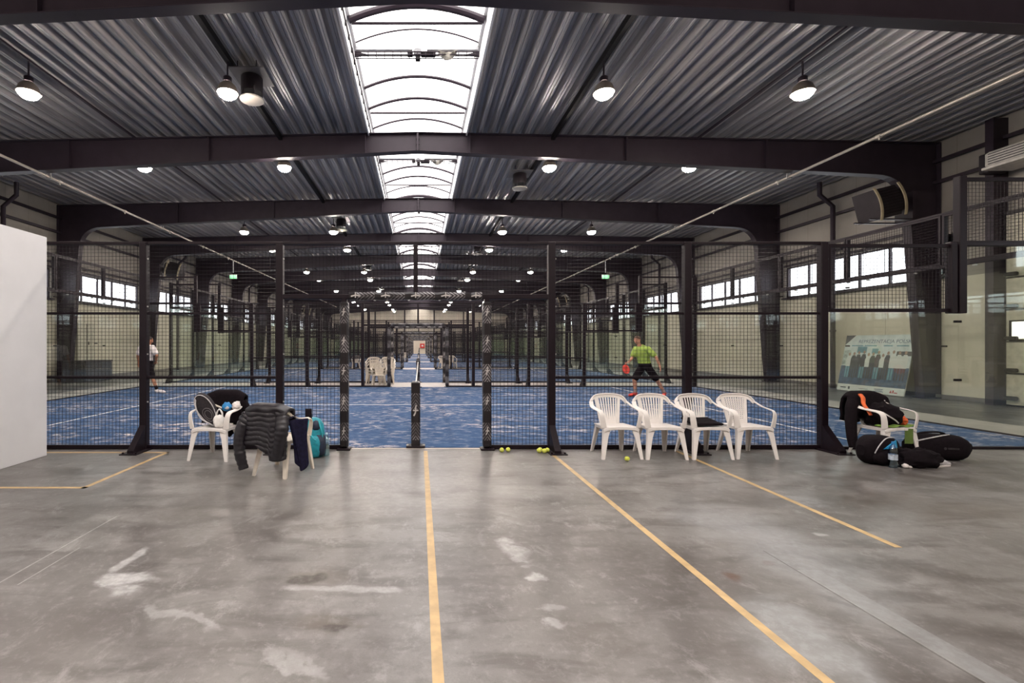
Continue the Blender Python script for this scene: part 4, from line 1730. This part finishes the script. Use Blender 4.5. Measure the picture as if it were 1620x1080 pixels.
bottle((-1.235, 6.50, 0), PET, 'clear pale blue water bottle standing by the fence right of the teal backpack', .32, plain('pale_cap', (.5, .7, .8)))
bottle((-2.03, 6.55, 0), PET, 'small pale blue bottle on the floor seen under the cream chair', .22, None, BLUE)
bottle((5.99, 5.86, 0), PETD, 'dark blue water bottle with pale label in front of the sports bags', .33, BLUE, plain('bottle_label', (.42, .48, .55), .5, 0, .4, 30))

# ------------------------------------------------------------------ tennis balls
def ball(x, y, z, label):
    b_ = MB().ball((0, 0, 0), .033, n=18, m=12).build('tennis_ball', BALL, None, smooth=True, loc=(x, y, z))
    pts = []
    for k in range(41):
        t = 2 * PI * k / 40
        A, B = .75, .25
        p = Vector((A * math.cos(t) + B * math.cos(3 * t), A * math.sin(t) - B * math.sin(3 * t), 2 * math.sqrt(A * B) * math.sin(2 * t))).normalized() * .0332
        pts.append(p)
    MB().tube(pts, .0012, 4).build('seam', LGREY, b_)
    b_.rotation_euler = (R.random() * 3, R.random() * 3, R.random() * 3)
    return tag(b_, label, 'tennis ball', 'loose tennis balls')


ball(1.235, 6.70, .033, 'yellow tennis ball by the right gate post, left one of the pair')
ball(1.33, 6.72, .033, 'yellow tennis ball by the right gate post, right one of the pair')
ball(1.76, 6.66, .033, 'yellow tennis ball at the fence post foot, leftmost of the little heap')
ball(1.83, 6.64, .033, 'yellow tennis ball at the fence post foot, frontmost of the little heap')
ball(1.885, 6.69, .033, 'yellow tennis ball at the fence post foot, rightmost of the little heap')
ball(1.79, 6.715, .033, 'yellow tennis ball at the fence post foot, half hidden behind the heap')
ball(2.80, 6.18, .033, 'single yellow tennis ball on the floor in front of the leftmost white chair')

# ------------------------------------------------------------------ right hand pile
jk = drape('dark_jacket', CLOTH, .30, lambda x: .40 + .2 * abs(x), lambda x: .50, seed=15, ztop=.850)
at(cC, jk)
tag(jk, 'black jacket with orange lining draped over the white chair at the right', 'jacket')
sleeve(CLOTH, [(-.26, .17, .76), (-.35, .12, .66), (-.41, .08, .46), (-.43, .05, .27), (-.42, .03, .13)], .085, .062, jk, 0, 9, .6)
sleeve(CLOTH, [(-.22, .20, .70), (-.27, .22, .50), (-.25, .22, .34)], .08, .06, jk, 0, 10, .6)
sleeve(ORANGE, [(-.165, .16, .835), (-.195, .10, .79), (-.235, .06, .72), (-.262, -.02, .64), (-.268, -.06, .58)], .030, .022, jk, 0, 12, .6, 'orange_lining')
o = MB().blob((0, .02, .135), .225, .165, .175, seed=21, amp=.25, fr=2.6, flat=.2).build('folded_jacket', CLOTH, None, smooth=True, loc=local(cC, (0, -.02, .425)))
tag(o, 'bundled black jacket lying on the seat of the right-hand chair', 'jacket')
MB().sweep(bez([(-.13, -.10, .20), (-.09, -.155, .15), (-.02, -.165, .10), (.02, -.168, .06)], 5), .018, .006, (0, -1, .3)).build('silver_zip', SILVER, o)
o = MB().blob((0, 0, 0), .045, .10, .07, seed=23, amp=.25, fr=2.6).build('orange_shirt', ORANGE, None, smooth=True, loc=local(cC, (.185, -.06, .50)))
tag(o, 'crumpled orange shirt inside the right arm of the right-hand chair', 'shirt')
o = MB().grid(lambda u, v: ((u - .5) * .52, -.21 + .12 * v, .445 + .012 * math.sin(u * 15)), 20, 5).build('lime_towel', GREENC)
solid(o, .012, 1, 0)
at(cC, o)
MB().grid(lambda u, v: (.03 + .13 * u, -.236 + .01 * math.sin(u * 6), .22 + .20 * v), 6, 6).build('hanging_end', plain('olive_cloth', (.10, .16, .03), .8), o, smooth=True)
tag(o, 'lime green towel across the front of the right-hand chair seat', 'towel')

# padel bag with a blue triangle, front
def sports_bag(L, H, W, mat, seed, parent):
    rings = []
    n = 22
    for i in range(15):
        t = i / 14
        k = max(.12, (1 - abs(math.cos(PI * t)) ** 3.2)) ** .5
        rr = []
        for j in range(n):
            a = 2 * PI * j / n
            cy, cz = math.cos(a), math.sin(a)
            y = math.copysign(abs(cy) ** .7, cy) * W / 2 * k
            z = H * .5 + math.copysign(abs(cz) ** .75, cz) * H * .5 * (k if cz > 0 else min(1, k * 1.15))
            z += .02 * mnoise.noise(Vector((t * 4 + seed, a, seed))) * (cz > -.3)
            rr.append((-L / 2 + L * (.5 - .5 * math.cos(PI * t)), y, max(z, .0)))
        rings.append(rr)
    return MB().loft(rings).build('bag_body', mat, parent, smooth=True)


sb = empty('racket_bag', (6.03, 6.10, 0))
sb.rotation_euler = (0, 0, .12)
sports_bag(.50, .36, .30, CLOTH, 3, sb)
MB().prism([(-.10, .215), (.09, .225), (.075, .325)], 1, -.160, -.150).build('blue_triangle', plain('bright_blue_panel', (.02, .30, .55), .5), sb)
MB().tube(bez([(-.20, -.13, .16), (-.16, -.15, .26), (-.05, -.14, .345), (.08, -.13, .355)], 6), .006, 6).build('pale_piping', LGREY, sb)
MB().blob((0, -.14, .10), .23, .06, .10, seed=9, amp=.1, flat=.1).build('front_pocket', CLOTH, sb, smooth=True)
tag(sb, 'black racket bag with a bright blue triangle lying in front of the right-hand chair', 'bag')

b2 = empty('racket_bag', (7.04, 6.32, 0))
b2.rotation_euler = (0, 0, -.18)
sports_bag(.72, .34, .34, CLOTH, 8, b2)
mk = MB()
mk.ball((-.03, -.172, .17), .018, .006, .018, 10, 6)
for i in range(7):
    mk.box(.0 + .018 * i, .014 + .018 * i, -.177, -.168, .16, .182)
mk.build('grey_maker_mark', GREY, b2)
MB().tube(bez([(-.34, -.10, .24), (-.18, -.14, .30), (-.02, -.12, .335), (.10, -.06, .34)], 6), .008, 6).build('pale_zip', LGREY, b2)
MB().sweep(bez([(-.30, .05, .28), (-.14, .02, .345), (.02, .0, .36), (.10, .02, .335)], 6), .05, .02, (0, 0, 1)).build('carry_strap', CLOTH, b2)
tag(b2, 'long black racket bag lying behind and right of the right-hand chair', 'bag')

o = MB().blob((0, 0, .10), .26, .13, .13, seed=31, amp=.3, fr=2.4, flat=.25).build('black_trousers', CLOTH, None, smooth=True, loc=(6.34, 5.90, 0))
MB().blob((-.12, .02, .17), .10, .08, .06, seed=7, amp=.3).blob((.18, .02, .12), .12, .09, .07, seed=4, amp=.3).build('fold', CLOTH, o, smooth=True)
tag(o, 'heap of black clothing on the floor beside the dark blue bottle', 'clothing')


def shoe_mesh(mb, M=None, L=.28):
    pts = [(0, .035, .030), (.12, .043, .040), (.35, .036, .050), (.55, .040, .044), (.78, .046, .032), (.93, .036, .024), (1, .012, .016)]
    rings = []
    for t, w_, h in pts:
        rings.append([(x * w_, -L * .25 + L * t, max(0, h + z * h)) for x, z in [(math.cos(2 * PI * k / 14), math.sin(2 * PI * k / 14)) for k in range(14)]])
    mb.loft(rings, M=M)
    rings = [[(x * w_, y, z) for x, y in [(math.cos(2 * PI * k / 14), math.sin(2 * PI * k / 14) * 1.35 * w_ - .015) for k in range(14)]] for w_, z in ((.040, .05), (.038, .08), (.036, .10))]
    mb.loft([[(p[0], p[1] if abs(p[1]) < 1 else 0, p[2]) for p in r] for r in rings], M=M)
    return mb


sh = empty('sports_shoe', (6.62, 5.93, 0))
sh.rotation_euler = (0, 0, -PI / 2 + .25)
o = MB()
shoe_mesh(o)
o = o.build('upper', LGREY, sh, smooth=True)
MB().loft([[(x * w_ * 1.05, -.07 + .28 * t, z) for x, z in ((-.046, 0), (.046, 0), (.046, .016), (-.046, .016))] for t, w_ in ((0, .7), (.2, .95), (.6, .95), (.8, 1.0), (1.0, .45))]).build('sole', TEE, sh)
MB().rbox((0, .02, .088), (.03, .09, .01), .004).build('laces', CLOTH, sh)
tag(sh, 'grey and white sports shoe on the floor right of the black clothing', 'shoe')
o = MB().blob((0, 0, .028), .035, .03, .03, seed=41, amp=.2).blob((.05, -.01, .016), .022, .018, .017, seed=4, amp=.2).build('white_sock', TEE, None, smooth=True, loc=(6.12, 5.84, 0))
tag(o, 'small rolled white sock on the floor right of the dark blue bottle', 'sock')

# ------------------------------------------------------------------ poster leaning against the right wall
po = empty('poster', (14.22, 14.78, .02))
po.rotation_euler = (math.radians(-11), 0, -PI / 2)     # local x runs toward the camera along the wall, local y into the wall
PW, PH = 2.2, 1.86


def pbox(x0, x1, z0, z1, mat, name, y=-.004):
    return MB().box(x0, x1, y - .002, y, z0, z1).build(name, mat, po)


SKYB = plain('poster_pale_sky', (.50, .56, .56), .4, 0, .12, 4)
PTEAL = plain('poster_teal', (.10, .24, .29), .4, 0, .25, 4)
PNAVY = plain('poster_navy', (.03, .065, .13), .4, 0, .45, 7)
PDARK = plain('poster_dark', (.03, .032, .04), .4, 0, .4, 6)
PWHITE = plain('poster_white', (.58, .60, .57), .4, 0, .05, 4)
PSKIN = plain('poster_skin', (.30, .19, .14), .4, 0, .2, 6)
MB().rbox((0, .012, PH / 2), (PW, .03, PH), .004).build('board', PWHITE, po)
pbox(-PW / 2, PW / 2, .26, PH, SKYB, 'pale_background', -.0035)
pbox(-PW / 2, PW / 2, .22, .86, PNAVY, 'blue_court_print', -.0045)
pbox(-PW / 2, PW / 2, .84, .862, PWHITE, 'court_line_print', -.006)
pbox(-.62, -.30, 1.28, 1.48, PTEAL, 'teal_banner_print', -.0046)
pbox(-.12, .08, 1.26, 1.42, PTEAL, 'teal_banner_print', -.0046)
pbox(.66, 1.1, 1.20, 1.34, PDARK, 'dark_banner_print', -.0046)
pbox(-1.1, -.82, .86, 1.36, plain('poster_grey_green', (.33, .39, .36), .4, 0, .4, 9), 'stand_print', -.0046)
MB().prism([(-PW / 2, 1.52), (-PW / 2, PH), (-.74, PH)], 1, -.007, -.005).build('corner_print', PDARK, po)
MB().prism([(-PW / 2, 1.47), (-PW / 2, 1.53), (-.70, PH), (-.76, PH)], 1, -.0085, -.007).build('corner_stripe_print', PWHITE, po)
for i, (x, sh_, h) in enumerate(((-.86, 0, .44), (-.70, 1, .46), (-.54, 1, .50), (-.36, 1, .52), (-.20, 0, .44), (-.05, 1, .46), (.12, 1, .52), (.27, 0, .42), (.42, 1, .50), (.58, 0, .54), (.76, 0, .52), (.94, 0, .52))):
    m_ = PDARK if sh_ else PWHITE
    y = -.0075 - .0004 * i
    MB().prism([(x - .085, .82), (x + .085, .82), (x + .095, .82 + h * .55), (x + .05, .82 + h * .80), (x - .05, .82 + h * .80), (x - .095, .82 + h * .55)], 1, y - .0005, y).build('person_print', m_, po)
    MB().prism([(x + .04 * math.cos(2 * PI * k / 10), .82 + h * .92 + .055 * math.sin(2 * PI * k / 10)) for k in range(10)], 1, y - .0008, y).build('face_print', PSKIN, po)
    MB().box(x - .07, x - .012, y - .0005, y, .45, .82).box(x + .012, x + .07, y - .0005, y, .45, .82).build('legs_print', PDARK if i % 3 else PTEAL, po)


def text(body, x, z, size, mat, name, parent, y=-.006):
    cu = bpy.data.curves.new(name, 'FONT')
    cu.body = body
    cu.size = size
    cu.extrude = .0006
    cu.align_x = 'CENTER'
    t = bpy.data.objects.new(name, cu)
    COL.objects.link(t)
    dg = bpy.context.evaluated_depsgraph_get()
    me = bpy.data.meshes.new_from_object(t.evaluated_get(dg))
    bpy.data.objects.remove(t)
    me.materials.clear()
    me.materials.append(mat)
    o_ = bpy.data.objects.new(name, me)
    COL.objects.link(o_)
    o_.parent = parent
    o_.location = (x, y, z)
    o_.rotation_euler = (PI / 2, 0, 0)
    return o_


text('REPREZENTACJA POLSKI', .22, 1.60, .155, PNAVY, 'title_lettering', po)
m_ = MB()
for x0, x1 in ((-.85, -.45), (-.40, .0), (.22, .5), (.62, .98)):
    m_.box(x0, x1, -.0065, -.005, 1.495, 1.53)
m_.build('blurred_subtitle', PTEAL, po)
pbox(-PW / 2, PW / 2, 0, .22, PWHITE, 'sponsor_strip', -.0055)
lg = MB()
lg.box(-.98, -.78, -.0085, -.007, .09, .125).box(-.70, -.64, -.0085, -.007, .06, .15).box(-.34, -.02, -.0085, -.007, .105, .115)
lg.build('sponsor_mark', PDARK, po)
MB().box(.16, .48, -.0085, -.007, .06, .08).box(.18, .46, -.0085, -.007, .13, .15).box(.20, .44, -.0085, -.007, .095, .11).build('blue_sponsor_mark', PNAVY, po)
MB().prism([(.66, .06), (.74, .06), (.70, .15)], 1, -.0085, -.007).box(.75, .79, -.0085, -.007, .06, .15).box(.80, .90, -.0085, -.007, .06, .09).build('red_sponsor_mark', plain('poster_red', (.40, .05, .04)), po)
tag(po, 'large printed team poster leaning against the right wall beside the column', 'poster')
# ------------------------------------------------------------------ the two players
def hand(mb, wrist, d, palm_n, side, curl=.5, s=1.0):
    """palm, four unequal bent fingers and a thumb; d = direction of the hand, palm_n = palm normal, side = towards the thumb"""
    d, palm_n = Vector(d).normalized(), Vector(palm_n)
    palm_n = (palm_n - d * d.dot(palm_n)).normalized()
    side = d.cross(palm_n) * (1 if d.cross(palm_n).dot(Vector(side)) > 0 else -1)
    w_ = Vector(wrist)
    rings = []
    for t, a, b_ in ((-.01, .026, .020), (.03, .036, .018), (.065, .041, .016), (.092, .040, .013)):
        rings.append(ell(w_ + d * t * s, side * a * s, palm_n * b_ * s, 12))
    mb.loft(rings)
    for k, (off, L) in enumerate(((.031, .072), (.011, .080), (-.010, .074), (-.030, .058))):
        p = w_ + d * .085 * s + side * off * s
        dd = d.copy()
        for j, f in enumerate((.45, .32, .23)):
            dd = (dd + palm_n * curl * (.45 + .3 * j)).normalized()
            q = p + dd * L * f * s
            mb.capsule(p, q, (.0095 - .001 * j) * s, (.009 - .001 * j) * s, 8)
            p = q
    p = w_ + d * .025 * s + side * .030 * s
    dd = (d * .7 + side * .75 + palm_n * .25).normalized()
    for j, L in enumerate((.038, .032, .024)):
        q = p + dd * L * s
        mb.capsule(p, q, (.012 - .0015 * j) * s, (.0115 - .0015 * j) * s, 8)
        dd = (dd + d * .35 + palm_n * .2).normalized()
        p = q


def limb(mb, pts, rs):
    for (a, b_), (ra, rb) in zip(zip(pts[:-1], pts[1:]), zip(rs[:-1], rs[1:])):
        a, b_ = Vector(a), Vector(b_)
        mid = a.lerp(b_, .35)
        rm = (ra * .55 + rb * .45) * 1.10
        mb.capsule(a, mid, ra, rm, 14)
        mb.capsule(mid, b_, rm, rb, 14)


def head(mb, c, fwd, up):
    c, fwd, up = Vector(c), Vector(fwd).normalized(), Vector(up).normalized()
    fwd = (fwd - up * fwd.dot(up)).normalized()
    sd = up.cross(fwd)
    rings = []
    for t, a, bf, bb in ((-.118, .020, .050, -.02), (-.108, .040, .074, .02), (-.085, .056, .086, .045), (-.045, .068, .092, .075), (0, .074, .096, .092), (.04, .076, .094, .098), (.08, .066, .078, .086), (.105, .046, .052, .060), (.118, .018, .02, .026)):
        ring = []
        for k in range(18):
            q = 2 * PI * k / 18
            x, y = math.cos(q), math.sin(q)
            ring.append(c + up * t + sd * a * x + fwd * (bf * y if y > 0 else bb * y))
        rings.append(ring)
    mb.loft(rings)
    mb.capsule(c + fwd * .092 + up * .012, c + fwd * .112 - up * .028, .010, .015, 8)          # nose
    mb.capsule(c + fwd * .086 + up * .03 - sd * .035, c + fwd * .086 + up * .03 + sd * .035, .012, .012, 8)   # brow
    mb.capsule(c + fwd * .083 - up * .062 - sd * .02, c + fwd * .083 - up * .062 + sd * .02, .010, .010, 8)   # lips
    for s_ in (-1, 1):
        mb.ball(c + sd * s_ * .078 - fwd * .008 - up * .002, .014, .022, .032, 10, 7)
        mb.ball(c + sd * s_ * .032 + fwd * .082 + up * .004, .013, .013, .010, 8, 6)


def torso_rings(P, scale=1.0, add=0.0, a0=0, a1=99):
    """P: list of (centre, half width vector, half depth vector)"""
    return [ell(c, Vector(w_) * scale + Vector(w_).normalized() * add, Vector(d) * scale + Vector(d).normalized() * add, 22) for c, w_, d in P[a0:a1]]


def player(name, J):
    root = empty('person', J['loc'])
    F_, S = Vector(J['F']).normalized(), Vector(J['S']).normalized()
    body = MB()
    T = J['torso']
    body.loft(torso_rings(T))
    neck = J['neck']
    body.capsule(Vector(neck) - Vector((0, 0, .05)), Vector(J['head']) - Vector(J['hup']).normalized() * .06, .062, .055, 14)
    head(body, J['head'], J['hfwd'], J['hup'])
    for a in ('armL', 'armR'):
        sh_, el, wr = J[a]
        limb(body, [sh_, el, wr], [.056, .042, .028])
        hand(body, wr, J[a + '_hand'][0], J[a + '_hand'][1], J[a + '_hand'][2], J[a + '_hand'][3])
    for l in ('legL', 'legR'):
        hp_, kn, an = J[l]
        limb(body, [hp_, kn, an], [.092, .058, .040])
        toe = Vector(J[l + '_toe'])
        an = Vector(an)
        heel = an + (an - toe).normalized() * .02
        body.capsule((heel.x, heel.y, heel.z - .035), toe, .034, .028, 10)
    b_ = body.build('body', J['skin'], root)
    remesh(b_, .0068, 3)
    # hair
    h = MB()
    c, up, fw = Vector(J['head']), Vector(J['hup']).normalized(), Vector(J['hfwd']).normalized()
    sd = up.cross(fw)
    rings = []
    for t, a, bf, bb in ((-.05, .062, -.02, .094), (-.01, .080, .0, .104), (.035, .084, .03, .108), (.075, .076, .072, .098), (.10, .060, .068, .080), (.122, .034, .04, .045), (.130, .012, .012, .014)):
        ring = []
        for k in range(18):
            q = 2 * PI * k / 18
            x, y = math.cos(q), math.sin(q)
            ring.append(c + up * t + sd * a * x + fw * (bf * y if y > 0 else bb * y))
        rings.append(ring)
    h.loft(rings)
    remesh(h.build('hair', J['hair'], root), .008, 2)
    # shirt
    s_ = MB()
    s_.loft(torso_rings(T, 1.04, .016, J['shirt_from']))
    for a in ('armL', 'armR'):
        sh_, el, wr = (Vector(q) for q in J[a])
        s_.capsule(sh_, sh_.lerp(el, .66), .088, .086, 14)
    o_ = s_.build('shirt', J['shirt'], root)
    remesh(o_, .011, 3)
    # shorts
    s_ = MB()
    s_.loft(torso_rings(T, 1.05, .020, 0, 3))
    for l in ('legL', 'legR'):
        hp_, kn, an = (Vector(q) for q in J[l])
        s_.capsule(hp_, hp_.lerp(kn, .86), .112, .104, 16)
    remesh(s_.build('shorts', J['shorts'], root), .011, 3)
    # socks and shoes
    for l in ('legL', 'legR'):
        hp_, kn, an = (Vector(q) for q in J[l])
        toe = Vector(J[l + '_toe'])
        k = MB()
        k.capsule(an.lerp(kn, .30), an, .050, .046, 12)
        remesh(k.build('sock', J['sock'], root), .009, 2)
        k = MB()
        fw = (toe - an)
        low = Vector((0, 0, -.04))
        k.capsule(an + low * .6 - fw.normalized() * .03, toe + fw.normalized() * .015, .048, .036, 12)
        k.capsule(an, an + low, .050, .050, 12)
        k.capsule(an.lerp(toe, .55) + low * .3, toe, .052, .042, 12)
        remesh(k.build('shoe', J['shoe'], root), .009, 2)
    return root


V = Vector


def torso_of(pel, chest, neck, S0, S1, F0, F1, g=1.0):
    pel, chest, neck = V(pel), V(chest), V(neck)
    S0, S1, F0, F1 = (V(q).normalized() for q in (S0, S1, F0, F1))
    out = []
    for t, w_, d in ((-.18, .10, .085), (-.05, .165, .115), (.18, .160, .110), (.45, .150, .105), (.75, .165, .112), (1.0, .180, .118)):
        c = pel.lerp(chest, t)
        S = S0.lerp(S1, max(0, t))
        Fv = F0.lerp(F1, max(0, t))
        out.append((c, S * w_ * g, Fv * d * g))
    out.append((chest.lerp(neck, .55), S1 * .165 * g, F1 * .095 * g))
    out.append((chest.lerp(neck, .85), S1 * .115 * g, F1 * .075 * g))
    out.append((neck, S1 * .065, F1 * .062))
    return out


# player in white, back to the camera behind the fence post, walking right
S_, F1_ = V((-.96, .28, 0)), V((.28, .96, 0))
p1 = dict(loc=(-8.56, 14.75, .016), F=F1_, S=S_, skin=SKIND, hair=HAIR, shirt=TEE, shorts=CLOTH, sock=CLOTH, shoe=TEE, shirt_from=1)
p1['torso'] = torso_of((0, 0, .95), (.02, .02, 1.34), (.03, .03, 1.52), S_, S_, F1_, F1_, 1.14)
p1['neck'] = (.03, .03, 1.52)
p1['head'] = (.06, .07, 1.66)
p1['hfwd'], p1['hup'] = (.55, .8, -.25), (.12, .15, 1)
p1['armL'] = ((-.205, .07, 1.43), (-.315, .08, 1.17), (-.335, .15, .945))
p1['armL_hand'] = ((0, .15, -1), (.7, -.3, 0), (.5, .8, 0), .45)
p1['armR'] = ((.225, -.05, 1.43), (.375, -.08, 1.18), (.27, .06, .985))
p1['armR_hand'] = ((-.5, .35, -.6), (-.6, .7, 0), (0, .6, .6), .4)
p1['legL'] = ((-.06, .06, .90), (-.02, .10, .50), (-.14, .02, .10))
p1['legL_toe'] = (.00, .10, .035)
p1['legR'] = ((.08, -.06, .90), (.20, -.02, .50), (.36, -.04, .10))
p1['legR_toe'] = (.54, .03, .035)
pl = player('person', p1)
tag(pl, 'person in white T-shirt and black shorts walking behind the left fence post', 'person')

# player in lime, lunging left with a red racket
S_, F_ = V((.30, -.95, 0)), V((-.95, -.30, 0))
F2 = V((-.86, -.26, -.42))
p2 = dict(loc=(6.68, 13.75, .016), F=F_, S=S_, skin=SKIN, hair=plain('brown_hair', (.06, .028, .015), .6), shirt=LIME, shorts=CLOTH, sock=plain('grey_sock', (.35, .25, .22)), shoe=SHOERED, shirt_from=1)
p2['torso'] = torso_of((0, 0, .92), (-.10, -.02, 1.31), (-.17, -.04, 1.50), S_, V((.45, -.89, 0)), F_, F2, 1.12)
p2['neck'] = (-.17, -.04, 1.50)
p2['head'] = (-.245, -.06, 1.655)
p2['hfwd'], p2['hup'] = (-.9, -.3, -.35), (-.40, -.10, 1)
p2['armL'] = ((-.03, -.22, 1.40), (.16, -.36, 1.15), (.24, -.40, .885))
p2['armL_hand'] = ((.15, -.05, -1), (-.8, .3, 0), (-.5, -.6, 0), .6)
p2['armR'] = ((-.20, .14, 1.40), (-.33, .10, 1.13), (-.50, -.06, 1.02))
p2['armR_hand'] = ((-.85, -.4, -.1), (0, 0, -1), (.3, -.8, .3), .95)
p2['legL'] = ((.02, -.10, .88), (.27, -.16, .50), (.50, -.14, .12))
p2['legL_toe'] = (.40, -.24, .030)
p2['legR'] = ((-.03, .09, .88), (-.28, .06, .50), (-.24, .10, .10))
p2['legR_toe'] = (-.42, .05, .035)
pl = player('person', p2)
tag(pl, 'person in lime green shirt, black shorts and red shoes lunging left with a racket', 'person')

# padel racket in the lunging player's hand
hx, hy, hz = 6.68 - .595, 13.75 - .105, .016 + .995
rk = empty('padel_racket', (hx, hy, hz))
rk.rotation_euler = (math.radians(20), math.radians(200), math.radians(15))
MB().capsule((0, 0, -.09), (0, 0, .06), .014, .015, 10).build('grip', CLOTH, rk, smooth=True)
hd = []
for i in range(32):
    t = 2 * PI * i / 32
    hd.append((.125 * math.sin(t), .21 - .14 * math.cos(t)))
MB().loft([[(x * k, y, .21 + (z - .21) * k) for x, z in hd] for y, k in ((-.018, .95), (-.012, 1), (.012, 1), (.018, .95))]).build('racket_head', SHOERED, rk, smooth=35)
hl = MB()
for i in range(-3, 4):
    for j in range(-3, 4):
        if i * i + j * j < 10:
            hl.cyl((i * .026, -.0188, .21 + j * .028), (i * .026, .0188, .21 + j * .028), .006, n=6)
hl.build('drilled_holes', CLOTH, rk)
tag(rk, 'red padel racket held by the person in lime green', 'racket')
